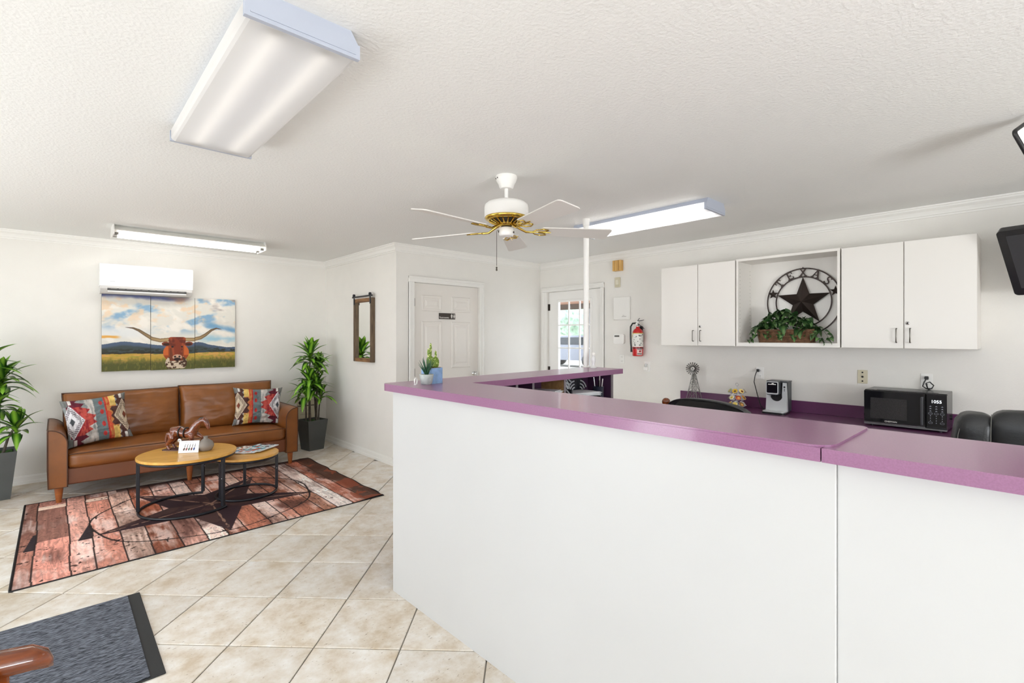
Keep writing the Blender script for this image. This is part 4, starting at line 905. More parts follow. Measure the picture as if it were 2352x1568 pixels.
# windmill
def windmill():
    t = thing('toy_windmill', 'small galvanized metal windmill model on the back counter', 'ornament', (4.80, 2.405, ZC)); GV = mat('galvanized', srgb(132, 130, 126), .4, metal=.85, noise=30, amt=.15)
    b, h = .062, .30; top = .012
    cor = [(sx, sy) for sx in (-1, 1) for sy in (-1, 1)]; P = lambda sx, sy, s: (sx * (b + (top - b) * s), sy * (b + (top - b) * s), h * s)
    for sx, sy in cor: MB().tube([P(sx, sy, 0), P(sx, sy, 1)], .0032, 6).build('leg', GV, t)
    for s0, s1 in ((0, .4), (.4, .72), (.72, .97)):
        for (a, c) in (((-1, -1), (1, -1)), ((1, -1), (1, 1)), ((1, 1), (-1, 1)), ((-1, 1), (-1, -1))):
            MB().tube([P(*a, s0), P(*c, s1)], .0018, 5).build('brace', GV, t); MB().tube([P(*c, s0), P(*a, s1)], .0018, 5).build('brace', GV, t); MB().tube([P(*a, s1), P(*c, s1)], .0022, 5).build('crossbar', GV, t)
    MB().tube([(0, 0, .02), (0, 0, h + .045)], .003, 6).build('shaft', GV, t)
    hub = Vector((-.018, .006, .352)); ax = Vector((-.83, -.5, .0)).normalized(); e1 = Vector((0, 0, 1)); e2 = ax.cross(e1)
    MB().tube([tuple(hub - ax * .022), tuple(hub + ax * .006)], .007, 10).build('hub', GV, t)
    for k in range(18):
        a = 2 * PI * k / 18; d = e1 * math.cos(a) + e2 * math.sin(a); sd = (e1 * -math.sin(a) + e2 * math.cos(a)) * .8 + ax * .45
        MB().obox(tuple(hub + d * .043), tuple(d * .024), tuple(sd * .0065), tuple(ax * .0006)).build('vane', GV, t)
    for r in (.022, .058): MB().tube([tuple(hub + (e1 * math.cos(a) + e2 * math.sin(a)) * r - ax * .003) for a in np.linspace(0, 2 * PI, 28, endpoint=False)], .0016, 5, closed=True).build('rim', GV, t)
    tl = hub - ax * .02; MB().tube([tuple(tl), tuple(tl - ax * .05)], .0025, 6).build('tail_boom', GV, t); MB().obox(tuple(tl - ax * .065), tuple(ax * .02), (0, 0, .022), tuple(e2 * .0008)).build('tail_fin', GV, t)
windmill()
# coffee pod carousel and pods
CAR = (4.752, 1.952, ZC)
t = thing('pod_carousel', 'chrome wire coffee pod carousel on the back counter', 'rack', CAR)
MB().lathe([(.07, 0), (.07, .006), (.01, .01)], 28).build('base', CHROME, t); MB().tube([(0, 0, .008), (0, 0, .215)], .004, 8).build('stem', CHROME, t); MB().tube([(0, .013 * math.cos(a), .226 + .013 * math.sin(a)) for a in np.linspace(0, 2 * PI, 16, endpoint=False)], .0028, 6, closed=True).build('loop', CHROME, t)
PODW = mat('pod_cup', srgb(226, 226, 232), .4); lidc = [srgb(232, 190, 60), srgb(216, 150, 40), srgb(236, 224, 190), srgb(240, 214, 130), srgb(150, 170, 90), srgb(190, 80, 40), srgb(150, 110, 60)]
LIDS = [mat('pod_lid_%d' % i, c, .3) for i, c in enumerate(lidc)]; LIDB = [mat('pod_art_%d' % i, c, .4) for i, c in enumerate([srgb(120, 60, 20), srgb(220, 190, 60), srgb(226, 170, 90), srgb(110, 80, 40)])]
pod0 = {}
lvl = ['bottom', 'middle', 'top']; cname = ['golden yellow', 'amber', 'cream', 'pale yellow', 'green', 'rust red', 'brown']
for L_ in range(3):
    z = .045 + L_ * .062
    MB().tube([(.052 * math.cos(a), .052 * math.sin(a), z - .004) for a in np.linspace(0, 2 * PI, 24, endpoint=False)], .0022, 6, closed=True).build('ring', CHROME, t)
    for k in range(7):
        a = 2 * PI * (k + .5 * (L_ % 2)) / 7 + 2.35; back = math.cos(a - R(203)) < -.2
        p = Vector((CAR[0] + .068 * math.cos(a), CAR[1] + .068 * math.sin(a), CAR[2] + z)); ci = (k * 3 + L_ * 2) % 7
        if L_ == 2 and back: continue
        pd = thing('coffee_pod', '%s lidded coffee pod in the %s ring of the carousel' % (cname[ci], lvl[L_]), 'coffee pod', tuple(p), group='coffee pods in the carousel', rot=(0, R(52), a))
        MB().lathe([(.015, -.034), (.017, -.03), (.0205, -.003), (.0245, -.002), (.0245, .0)], 18, capt=False).build('cup', PODW, pd); MB().lathe([(.0243, 0), (.0235, .0008), (.001, .0012)], 18, capb=False).build('lid', LIDS[ci], pd)
        MB().lathe([(.012, .0012), (.001, .0016)], 14, (.004, .003, .0002), capb=False).build('lid_art', LIDB[(k + L_) % 4], pd)
# coffee maker
def coffee():
    t = thing('coffee_maker', 'silver and black single cup coffee maker on the back counter', 'coffee maker', (4.735, 1.588, ZC), R(2)); SIL = mat('brushed_silver', srgb(206, 208, 210), .38, metal=.35); DK = mat('dark_grey_plastic', srgb(54, 58, 62), .35)
    # faces -x
    MB().prism(rrect(-.14, .04, -.095, .095, .03), 0, .016).build('drip_base', BLK, t); MB().prism(rrect(-.135, -.02, -.09, .09, .028), .0165, .024).build('drip_tray', SIL, t); MB().box(-.115, -.045, -.05, .05, .0245, .026).build('drip_grate', CHROME, t)
    MB().prism(rrect(-.02, .13, -.085, .085, .03), .018, .275).build('water_tank', DK, t)
    # front silver shield with U opening at the top
    sh = [(-.088, .018), (.088, .018), (.078, .27), (.052, .272), (.046, .17)] + arc(0, .155, .05, 0, -180, 10)[1:-1] + [(-.046, .17), (-.052, .272), (-.078, .27)]
    fixn(MB().prism(sh, .0, .03, lambda a, b, h: (-.034 - h + .03, -a, b)).build('front_shield', SIL, t))
    MB().box(-.022, -.0205, -.05, .05, .09, .27).build('recess', BLK, t)
    MB().prism(rrect(-.05, .05, .165, .283, .012), 0, .075, lambda a, b, h: (-.095 + h, -a + .014, b)).build('brew_head', DK, t); fixn(t.children[-1])
    MB().prism(rrect(-.05, .05, .172, .283, .012), 0, .006, lambda a, b, h: (-.1015 + h, -a + .014, b)).build('head_frame', SIL, t); MB().prism(rrect(-.043, .043, .184, .277, .008), 0, .002, lambda a, b, h: (-.1037 + h, -a + .014, b)).build('head_window', mat('gloss_black', (.006, .006, .008), .08), t)
    for q in t.children[-2:]: fixn(q)
    MB().lathe([(.02, 0), (.012, -.02)], 16, (-.055, .014, .165)).build('spout', BLK, t)
    MB().prism(rrect(-.085, .085, .0, .01, .004), -.02, .12, lambda a, b, h: (h, -a, b + .275)).build('lid', DK, t); fixn(t.children[-1])
    MB().box(-.1042, -.1036, -.018, .046, .256, .262).build('logo_mark', WHITE, t); MB().prism(arc(0, 0, .011, 0, 180, 8), 0, .0006, lambda a, b, h: (-.1042 + h, .008 - a, .2635 + b * .7)).build('logo_mark', WHITE, t); fixn(t.children[-1])
    for z, r in ((.235, .008), (.215, .004), (.203, .004)): MB().lathe([(.0005, -.0005), (r, 0), (r, .002)], 14, (-.0365, -.066, z), 'x').build('button', BLK, t)
coffee()
tag(MB().tube([(4.910, 1.815, 1.078), (4.885, 1.818, 1.078), (4.880, 1.835, 1.03), (4.87, 1.84, .97), (4.845, 1.80, .85), (4.80, 1.755, .76), (4.79, 1.72, .728), (4.84, 1.68, .725)], .0042, 8).cbox(4.886, 4.9105, 1.803, 1.827, 1.066, 1.092, .004).build('power_cord', BLK), 'black power cord of the coffee maker running down from the outlet', 'cord')
# microwave
def microwave():
    t = thing('microwave', 'black countertop microwave with keypad and clock reading 1055', 'microwave', (4.58, .672, ZC)); w, H, D = .241, .262, .315; GB = mat('oven_gloss_black', (.008, .008, .010), .06, spec=.7); z0 = .012
    MB().cbox(.012, D, -w, w, z0, z0 + H, .004).build('case', mat('oven_case', (.03, .03, .032), .25, metal=.3), t)
    for x in (.04, .28):
        for y in (-.2, .2): MB().lathe([(.012, 0), (.012, z0)], 12, (x, y, 0)).build('foot', BLK, t)
    d = MB().cbox(-.012, .0115, -.124, w, z0 + .012, z0 + H - .004, .004).build('door', GB, t); MB().box(-.0128, -.0121, -.02, .20, z0 + .05, z0 + .205).build('door_window', mat('oven_mesh', (.035, .033, .034), .12, noise=300, amt=.6), d)
    MB().cbox(-.036, -.0125, -.115, -.097, z0 + .03, z0 + .235, .006).build('handle', mat('handle_grey', (.06, .062, .07), .15), d); MB().box(-.0125, -.0118, -.124, w, z0 + .0145, z0 + .017).build('chrome_strip', CHROME, d)
    text('brand_lettering', 'CHEFMAN', .016, WHITE, d, (-.0131, .075, z0 + .032), (R(90), 0, R(-90)), .0003)
    c = MB().cbox(-.012, .0115, -w, -.127, z0 + .012, z0 + H - .004, .004).build('control_panel', GB, t)
    text('clock_display', '1055', .030, mat('led_white', (1, 1, 1), .5, emit=(.85, .93, 1), estr=1.3), c, (-.0128, -.184, z0 + .205), (R(90), 0, R(-90)), .0003)
    KEY = mat('key_print', srgb(150, 156, 168), .5)
    for r in range(8):
        for q in range(3):
            y, z = -.152 - q * .032, z0 + .170 - r * .0165
            if r == 3 or (r == 7 and q != 1): MB().tube([(-.0127, y + a, z + b) for a, b in rrect(-.011, .011, -.0055, .0055, .005, 3)], .0008, 4, closed=True).build('key', KEY, c)
            elif r < 3: MB().box(-.0127, -.012, y - .006, y + .006, z - .001, z + .0008).box(-.0127, -.012, y - .003, y + .003, z + .0015, z + .0045).build('key', KEY, c)
            else: MB().box(-.0127, -.012, y - .0018, y + .0018, z - .003, z + .003).build('key', KEY, c)
    MB().cbox(-.012, .0115, -w, w, z0, z0 + .011, .003).build('base_trim', mat('steel_trim', srgb(150, 152, 154), .3, metal=.8), t); MB().box(.05, .056, -.19, .17, z0 + H, z0 + H + .002).build('top_seam', BLK, t)
    MB().lathe([(.018, 0), (.018, .01)], 14, (.2, -w - .01, z0 + .08), 'y').build('side_vent', BLK, t)
microwave()
tag(MB().cbox(4.886, 4.9105, .568, .592, 1.07, 1.096, .004).tube([(4.888, .58, 1.078), (4.875, .592, 1.05), (4.872, .60, 1.02), (4.87, .578, 1.003), (4.86, .545, 1.008), (4.868, .535, 1.03), (4.872, .558, 1.055), (4.874, .58, 1.045), (4.872, .57, 1.0), (4.90, .55, .99), (4.907, .52, .9)], .0045, 8).build('power_cord', BLK), 'coiled black power cord of the microwave at its outlet', 'cord')
# ================================================================ LOBBY FURNITURE
# ---- sofa
def sofa():
    t = thing('sofa', 'tan brown leather sofa with dark piping and tapered wooden legs', 'sofa', (.957, 6.0, 0))
    MB().cbox(-.886, .886, -.40, .42, .145, .285, .01).build('base_rail', LEATH2, t); MB().cbox(-.886, .886, .26, .44, .285, .74, .02).build('back_frame', LEATH2, t)
    for s in (-1, 1):
        pf = [(1.0, .135), (1.005, .30), (1.005, .612), (1.0, .62)] + arc(1.0, .50, .118, 90, 180, 10, .12) + [(.882, .135)]
        pf = [(x, z) for x, z in pf]
        mb = MB().prism(pf, -.42, .42, lambda a, b, h: (s * a, h, b), smooth=False); a = fixn(mb.build('arm', LEATH2 if False else LEATHER, t)); bv = a.modifiers.new('soft', 'BEVEL'); bv.width = .012; bv.segments = 3; bv.limit_method = 'ANGLE'
        for y in (-.424, .40): MB().tube([(s * x, y, z) for x, z in pf], .0045, 6, closed=True).build('piping', PIPE, a)
        MB().tube([(s * 1.006, -.42, .62), (s * 1.006, .40, .62)], .0045, 6).build('piping', PIPE, a)
        for y, z0 in ((-.385, .0072), (.37, .0022)): MB().lathe([(.018, z0), (.031, .14)], 16, (s * .935, y, 0)).build('leg', LEGW, t)
    MB().lathe([(.018, .0072), (.030, .15)], 16, (0, -.37, 0)).build('leg', LEGW, t)
    me = puff(1.762, .64, .145, .045, (.0, .018, .022), 22); c = link('seat_cushion', me, LEATHER, t, (0, -.105, .345))
    MB().tube([(-.87, -.428, .405), (-.45, -.438, .412), (0, -.44, .413), (.45, -.438, .412), (.87, -.428, .405)], .004, 6).build('piping', PIPE, c); c.children[0].location = (0, .105, -.345)
    for x, w, dz, rz in ((-.452, .92, 0, .01), (.452, .915, .012, -.012)):
        me = pillow(w, .48, .24, 44, .30, .025, None, .02, int(w * 1000)); o = link('back_cushion', me, LEATHER, t, (x, .175 - .012 * (x > 0), .632 + dz), (R(-9), 0, rz))
        ring = []
        for k in np.linspace(-1, 1, 24)[:-1]: ring.append((k, -1))
        for k in np.linspace(-1, 1, 16)[:-1]: ring.append((1, k))
        for k in np.linspace(1, -1, 24)[:-1]: ring.append((k, 1))
        for k in np.linspace(1, -1, 16)[:-1]: ring.append((-1, k))
        pts = [(U * w / 2 * (1 - .025 * (1 - V * V) * abs(U) ** 3), 0, V * .24 * (1 - .025 * (1 - U * U) * abs(V) ** 3)) for U, V in ring]
        MB().tube(pts, .006, 6, closed=True).build('piping', PIPE, o)
sofa()
# ---- kilim pillows
def paint_kilim(flip):
    def f(u, v):
        if flip: u = 1 - u
        mix = lambda a, b, k: a * (1 - np.clip(k, 0, 1)[..., None]) + np.array(b, float) * np.clip(k, 0, 1)[..., None]
        n = fbm(u * 40, v * 9, 5); n2 = fbm(u * 6, v * 6, 9); c = np.zeros(u.shape + (3,)) + np.array([150, 156, 154.])
        c = mix(c, (196, 190, 182), (n2 > .52) * .8); c = mix(c, (92, 112, 116), ((u > .45) & (u < .62)) * (.5 + .6 * n)); c = mix(c, (206, 196, 186), ((u > .33) & (u < .46)) * (n > .42) * .8)
        for cy in (.82, .62, .36, .15): c = mix(c, (206, 44, 40), (((u - .565) / .028) ** 2 + ((v - cy) / .055) ** 2 < 1) * .95)
        saw = .09 * np.abs(((v * 7) % 1) - .5) * 2; dl = np.abs(v - .5)
        red = (u < .42 - .52 * dl + saw) & (u > .05); c = mix(c, (176, 40, 48), red * 1.0); c = mix(c, (206, 74, 60), red * (u > .30 - .4 * dl) * (n > .4) * .9); c = mix(c, (112, 32, 50), red * (dl > .30))
        c = mix(c, (204, 52, 40), (u > .615) & (u < .655)); org = (u >= .65) & (u < .80); c = mix(c, (222, 132, 62), org * 1.0); c = mix(c, (240, 196, 92), org * (dl > .22) * (u > .70)); c = mix(c, (150, 92, 52), org * (n > .55) * (dl < .25)); c = mix(c, (214, 76, 42), org * (u < .70) * (n > .48))
        dk = u > .79 - .10 * (dl < .2) + saw * .5; c = mix(c, (92, 56, 50), dk * 1.0)
        def dia(cx, hw, hh, c1, c2, c3):
            nonlocal c
            q = np.abs(u - cx) / hw + dl / hh; c = mix(c, c1, (q < 1) * 1.0); tri = (((u - cx) / hw + (v - .5) / hh) * 5 % 1 < .5) ^ (((u - cx) / hw - (v - .5) / hh) * 5 % 1 < .5)
            c = mix(c, c2, ((q > .58) & (q < .92)) & tri); c = mix(c, c1, (q <= .58) * 1.0); c = mix(c, c3, (q < .24) * 1.0)
        dia(.10, .20, .36, (226, 222, 224), (88, 70, 84), (82, 86, 90)); dia(.93, .19, .36, (222, 200, 168), (96, 62, 52), (150, 74, 52))
        co = ((u < .09) | (u > .93)) & (dl > .34); c = mix(c, (120, 122, 118), co * 1.0); c = mix(c, (224, 218, 210), (np.abs(u - .12) < .02 + .0 * u) & (dl > .38)); c = mix(c, (224, 218, 210), (np.abs(u - .90) < .02) & (dl > .38))
        c = c * (.74 + .36 * n[..., None]); g = c.mean(-1, keepdims=True); return g + (c - g) * .80
    return f
KIL = attr_mat('kilim_fabric', .9, .3, 500, .2)
link('throw_pillow', pillow(.47, .435, .17, 110, .5, .10, paint_kilim(False), .03, 3), KIL, None, (.283, 5.895, .640), (R(-17), R(-5.5), R(6))); tag(bpy.data.objects['throw_pillow'], 'kilim throw pillow tilted against the sofa arm next to the tall left-end planter side', 'pillow')
o = link('throw_pillow', pillow(.50, .42, .16, 110, .5, .12, paint_kilim(True), .045, 8), KIL, None, (1.655, 5.93, .628), (R(-16), R(3), R(-8))); tag(o, 'crumpled kilim throw pillow at the sofa end near the mirror wall', 'pillow')
tag(bpy.data.objects['throw_pillow'], 'kilim throw pillow with red zigzags at the sofa end below the air conditioner', 'pillow')
# ---- nesting tables
def table(name, label, c, r, h, legs, arc0, arc1, full=False, rot=0):
    t = thing(name, label, 'table', (c[0], c[1], .006))
    h -= .006
    MB().lathe([(r - .004, h - .022), (r, h - .018), (r, h - .003), (r - .003, h)], 64, smooth=False).build('table_top', OAK, t)
    MB().tube([((r - .018) * math.cos(a), (r - .018) * math.sin(a), h - .033) for a in np.linspace(0, 2 * PI, 64, endpoint=False)], .011, 8, closed=True).build('top_ring', BLKM, t)
    if full: MB().tube([((r - .018) * math.cos(a), (r - .018) * math.sin(a), .0105) for a in np.linspace(0, 2 * PI, 64, endpoint=False)], .0105, 8, closed=True).build('base_ring', BLKM, t)
    else: MB().tube([((r - .018) * math.cos(R(a)), (r - .018) * math.sin(R(a)), .0105) for a in np.linspace(arc0, arc1, 52)], .0105, 8).build('base_ring', BLKM, t)
    for a in legs:
        x, y = (r - .018) * math.cos(R(a)), (r - .018) * math.sin(R(a)); l = MB().cbox(-.012, .012, -.012, .012, .02, h - .03, .002).build('leg', BLKM, t, loc=(x, y, 0), rot=(0, 0, R(a)))
        MB().ball((0, -.0135, h * .55), .004, 8, 6).build('screw', CHROME, l)
    return t
table('coffee_table', 'larger round oak topped coffee table with black metal frame', (.802, 4.775), .348, .45, (172, 61, -54), 61, 312)
table('coffee_table', 'lower round nesting table carrying the magazines', (1.25, 4.805), .256, .365, (80, -15, 200), 0, 360, True)
# ---- things on the tables
def horse():
    TH = .45; c = Vector((.80, 4.90, TH)); fx = Vector((.731, -.682, 0)); 
    t = thing('horse_figurine', 'glossy carved wooden horse figurine with dark saddle straps on the coffee table', 'figurine', tuple(c), math.atan2(fx.y, fx.x))
    HW = wood_mat('horse_wood', srgb(84, 38, 20), srgb(136, 68, 36), .15, 6, (3, 3, 8), coat=.7)
    m = MB()
    m.tube([(-.115, 0, .115), (-.09, 0, .15), (-.05, 0, .155), (0, 0, .135), (.04, 0, .135), (.075, 0, .15)], [.025, .046, .046, .038, .040, .036], 14)
    m.tube([(.06, 0, .145), (.085, 0, .19), (.115, 0, .225), (.145, 0, .245), (.165, 0, .245)], [.040, .034, .027, .021, .018], 12)           # arched neck
    m.tube([(.155, 0, .250), (.175, 0, .238), (.188, 0, .21), (.196, 0, .180), (.196, 0, .168)], [.018, .022, .019, .014, .011], 10)           # head
    for s in (-1, 1):
        m.tube([(.160, s * .010, .262), (.166, s * .013, .282)], [.007, .002], 6)                                                             # ears
        m.tube([(-.10, s * .026, .14), (-.085, s * .034, .10), (-.115, s * .034, .062), (-.128, s * .034, .045), (-.112, s * .034, .015), (-.10, s * .034, .008)], [.036, .030, .018, .013, .012, .014], 10)
        m.tube([(.07, s * .022, .135), (.10, s * .026, .115), (.128, s * .026, .10), (.128, s * .026, .065), (.12, s * .026, .05)] if s > 0 else [(.065, s * .022, .13), (.072, s * .026, .085), (.066, s * .026, .05), (.066, s * .026, .012), (.074, s * .026, .008)], [.024, .018, .013, .011, .012], 10)
    m.tube([(-.125, 0, .14), (-.148, 0, .13), (-.158, 0, .09), (-.155, 0, .05), (-.148, 0, .02)], [.010, .014, .013, .010, .005], 8)
    b = m.build('body', HW, t); rm = b.modifiers.new('fuse', 'REMESH'); rm.mode = 'VOXEL'; rm.voxel_size = .0045; rm.use_smooth_shade = True; sm = b.modifiers.new('soft', 'SMOOTH'); sm.iterations = 4
    MB().prism(rrect(-.165, .11, -.055, .055, .02), 0, .008).build('plinth', mat('horse_plinth', srgb(84, 52, 46), .4), t)
    DKW = mat('dark_strap', (.015, .012, .012), .25)
    for x, r in ((-.03, .0475), (.012, .0425)): MB().tube([(x, r * math.cos(a), .142 + r * .98 * math.sin(a)) for a in np.linspace(0, 2 * PI, 24, endpoint=False)], .006, 6, closed=True).build('saddle_strap', DKW, t)
    MB().tube([(.07, -.004, .182), (.10, -.004, .225), (.135, -.004, .262), (.155, -.002, .268)], [.006, .010, .010, .006], 8).build('mane', DKW, t)
    MB().lathe([(.010, -.004), (.018, -.004), (.018, .004), (.010, .004)], 16, (-.01, -.052, .085), 'y').build('stirrup', CHROME, t)
horse()
def card(u, v):
    c = np.zeros(u.shape + (3,)) + np.array([236, 237, 240.]); cols = [(90, 66, 50), (130, 60, 56), (60, 92, 70), (96, 44, 40), (48, 70, 130)]
    for k, q in enumerate(cols):
        cx = .27 + k * .125; x = u - (cx + (v - .3) * .14)
        c = np.where(((np.abs(x) < .012) & (v > .3) & (v < .74))[..., None], np.array([60, 52, 50.]), c); c = np.where(((x / .045) ** 2 + ((v - .31) / .12) ** 2 < 1)[..., None], np.array(q, float), c); c = np.where(((x / .020) ** 2 + ((v - .56) / .06) ** 2 < 1)[..., None], np.array([50, 44, 44.]), c)
    c = np.where(((np.abs(v - .88) < .015) & (u > .25) & (u < .75) & (vnoise(u * 60, v * 0, 3) > .35))[..., None], np.array([150, 150, 156.]), c); c = np.where(((np.abs(v - .15) < .01) & (u > .12) & (u < .85))[..., None], np.array([170, 170, 172.]), c)
    return c
t = thing('card_display', 'small white card printed with five slanted guitars in front of the horse', 'card', (.796, 4.735, .45), R(-28), rot=(0, 0, R(-31)))
ca = MB().obox((0, .012, .048), (.074, 0, 0), (0, .0015, -.0004), (0, .0125, .047)).build('board', WHITE, t)
u = np.linspace(0, 1, 80); U, V = np.meshgrid(u, u, indexing='ij'); P = np.stack([(U - .5) * .146, .012 + (V - .5) * .0247 - .0022, .048 + (V - .5) * .0932], -1); link('printed_face', grid_mesh('printed_face', P, card(U, V)), attr_mat('card_print', .4), t)
MB().box(-.02, .02, .02, .06, 0, .004).obox((0, .05, .03), (.015, 0, 0), (0, .02, -.028), (0, .001, .001)).build('easel', WHITE, t)
tag(MB().lathe([(.028, 0), (.045, .006), (.060, .035), (.061, .052), (.050, .076), (.026, .094), (.015, .102), (.014, .112), (.018, .120), (.014, .120), (.011, .1)], 32, capt=False).build('bud_vase', mat('grey_stoneware', srgb(136, 128, 120), .55, noise=12, amt=.08), loc=(.918, 4.735, .45)), 'round grey stoneware bud vase on the coffee table', 'vase')
def magz(x, y, rz, w, d, z, cols, label, seed):
    t = thing('magazine', label, 'magazine', (x, y, z), rz, 'magazines on the lower table'); MB().box(-w / 2, w / 2, -d / 2, d / 2, 0, .0055).build('pages', PAPER, t)
    n = 70; u = np.linspace(0, 1, n); U, V = np.meshgrid(u, u, indexing='ij'); q = fbm(U * 3.2, V * 3.2, seed, 3); C = np.zeros(U.shape + (3,)); k = np.clip((q - .2) / .6, 0, .999) * len(cols); 
    for i, cc in enumerate(cols): C = np.where((k.astype(int) == i)[..., None], np.array(cc, float), C)
    C = np.where(((V > .84) & (V < .95) & (U > .1) & (U < .9) & (vnoise(U * 14, V * 0 + 2, seed) > .35))[..., None], np.array(cols[-1], float) * .4 + 40, C)
    link('cover', grid_mesh('cover', np.stack([(U - .5) * w * .995, (V - .5) * d * .995, np.full_like(U, .0062)], -1), C), MATS.get('magazine_cover') or attr_mat('magazine_cover', .25), t)
magz(1.262, 4.935, R(20), .20, .27, .365, [(40, 60, 96), (150, 170, 196), (236, 238, 240), (120, 150, 120)], 'dark blue covered magazine at the bottom of the pile', 2)
magz(1.29, 4.885, R(-38), .20, .27, .3722, [(90, 150, 200), (226, 232, 238), (200, 120, 96), (244, 244, 244)], 'pale blue and orange covered magazine in the middle of the pile', 5)
magz(1.372, 4.87, R(-52), .20, .27, .3794, [(26, 30, 40), (176, 206, 214), (226, 236, 240), (60, 150, 170), (190, 96, 70)], 'turquoise and white covered magazine on top of the pile', 9)
# ---- rug
def rug():
    X0, X1, Y0, Y1 = -.186, 2.117, 3.83, 5.715; nu, nv = 520, 426
    x = np.linspace(X0, X1, nu); y = np.linspace(Y0, Y1, nv); X, Y = np.meshgrid(x, y, indexing='ij'); mix = lambda a, b, k: a * (1 - np.clip(k, 0, 1)[..., None]) + np.array(b, float) * np.clip(k, 0, 1)[..., None]
    seams = [-.186, -.10, .07, .188, .338, .478, .635, .78, .90, 1.02, 1.19, 1.30, 1.40, 1.58, 1.69, 1.83, 1.955, 2.2]
    pal = [(172, 118, 102), (188, 130, 116), (196, 146, 132), (178, 122, 106), (206, 170, 154), (150, 88, 66), (190, 142, 128), (214, 188, 178), (168, 108, 88), (176, 112, 90), (206, 172, 156), (190, 134, 116), (160, 104, 84), (192, 136, 112), (222, 210, 204), (178, 108, 86), (112, 66, 46)]
    wob = .004 * np.sin(Y * 5 + X * 2) + .05 * np.clip(X - 1.5, 0, 1) * (Y - 3.9) * -.35; xs = X + wob
    idx = np.clip(np.searchsorted(seams, xs.ravel(), 'right') - 1, 0, 16).reshape(X.shape); C = np.array(pal, float)[idx]
    rr = np.random.RandomState(4); ends = rr.uniform(4.2, 5.3, 17); ends[:3] = (4.49, 5.52, 4.49); ends[3] = 5.45; tone = rr.uniform(.78, 1.12, (17, 2)); seg = (Y > ends[idx]).astype(int); C = C * tone[idx, seg][..., None]
    seam2 = np.abs(Y - ends[idx]) < .004
    g = fbm(xs * 60 + idx * 7, Y * 3.5 + idx * 3, 3); C = C * (.80 + .42 * g[..., None]); ring = np.sin((fbm(xs * 7 + idx * 5, Y * 1.6 + idx, 7) * 16) * 2 * PI); C = C * (1 - .13 * (ring > .55)[..., None])
    ss = lambda v, a_, b_: np.clip((v - a_) / (b_ - a_), 0, 1); C = mix(C, (70, 44, 38), ss(fbm(X * 5 + 3, Y * 2.6, 13) + .5 * (g - .5), .52, .78) * .75); C = mix(C, (232, 214, 208), ss(fbm(X * 7 + 9, Y * 4, 23) + .4 * (g - .5), .48, .72) * .6)
    C = mix(C, (30, 26, 32), ((X > -.16) & (X < -.095) & (np.abs(Y - 4.63) < .17) & (X > -.15 + .12 * (Y - 4.5))) * .9); C = mix(C, (30, 26, 32), ((X > .115) & (X < .188) & (np.abs(Y - 4.63) < .17) & (X > .12 + .2 * (Y - 4.5))) * .9)
    C = mix(C, (84, 60, 52), ((idx == 1) & (Y > 4.62) & (Y < 5.45)) * (.3 + .5 * fbm(X * 50, Y * 2, 5))); C = mix(C, (218, 190, 172), ((idx == 1) | (idx == 3)) & (np.abs(Y - 5.5) < .05))
    kn = fbm(X * 36, Y * 30, 31); C = mix(C, (46, 30, 26), (kn > .76) * .85); C = C * (1.02 + .24 * fbm(X * 150, Y * 40, 77)[..., None])
    d = np.min(np.abs(xs[..., None] - np.array(seams[1:-1])), -1); C = mix(C, (38, 26, 24), (d < .0045) * .9); C = mix(C, (38, 26, 24), seam2 * .85)
    # five-point star
    cx, cy, ro, ri = .955, 4.715, .79, .30; a = (np.degrees(np.arctan2(Y - cy, X - cx)) - 268) % 72; a = np.minimum(a, 72 - a); r = np.hypot(X - cx, Y - cy)
    A, B = np.array([ro, 0]), np.array([ri * math.cos(R(36)), ri * math.sin(R(36))]); px, py = r * np.cos(np.radians(a)), r * np.sin(np.radians(a)); ins = (B[0] - A[0]) * (py - A[1]) - (B[1] - A[1]) * (px - A[0]) > 0
    C = mix(C, (64, 44, 46), ins * 1.0); C = mix(C, (84, 62, 58), ins * (fbm(X * 8, Y * 8, 41) > .5) * .6); C = mix(C, (52, 36, 42), (ins & (((np.degrees(np.arctan2(Y - cy, X - cx)) - 268) % 72) < 36)) * .8)
    rid = ins & ((py < .007 + .003 * np.sin(r * 40)) & (r < .70)); C = mix(C, (164, 128, 108), rid * (fbm(X * 30, Y * 30, 43) > .35) * .85)
    # barbed wire ring
    rw = r - (.765 + .012 * np.sin(np.arctan2(Y - cy, X - cx) * 7)); C = mix(C, (42, 32, 32), (np.abs(rw) < .007) * 1.0)
    for k in range(14):
        an = 2 * PI * (k + .3) / 14; bx, by = cx + .765 * math.cos(an), cy + .765 * math.sin(an)
        for q in range(4):
            e = an + .5 + q * PI / 2 * .9; lx, ly = (X - bx) * math.cos(e) + (Y - by) * math.sin(e), -(X - bx) * math.sin(e) + (Y - by) * math.cos(e); C = mix(C, (40, 30, 30), ((lx > 0) & (lx < .045) & (np.abs(ly) < .004)) * 1.0)
        C = mix(C, (40, 30, 30), (np.hypot(X - bx, Y - by) < .012) * 1.0)
    dk = np.clip((X - 1.93 - .03 * np.sin(Y * 6)) / .05, 0, 1); C = mix(C, (74, 48, 38), dk * .85)
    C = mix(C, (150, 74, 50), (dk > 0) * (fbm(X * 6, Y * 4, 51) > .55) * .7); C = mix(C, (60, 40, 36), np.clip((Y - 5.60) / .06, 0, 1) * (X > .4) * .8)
    bd = np.minimum(np.minimum(X - X0, X1 - X), np.minimum(Y - Y0, Y1 - Y)); C = mix(C, (26, 20, 20), (bd < .011) * 1.0)
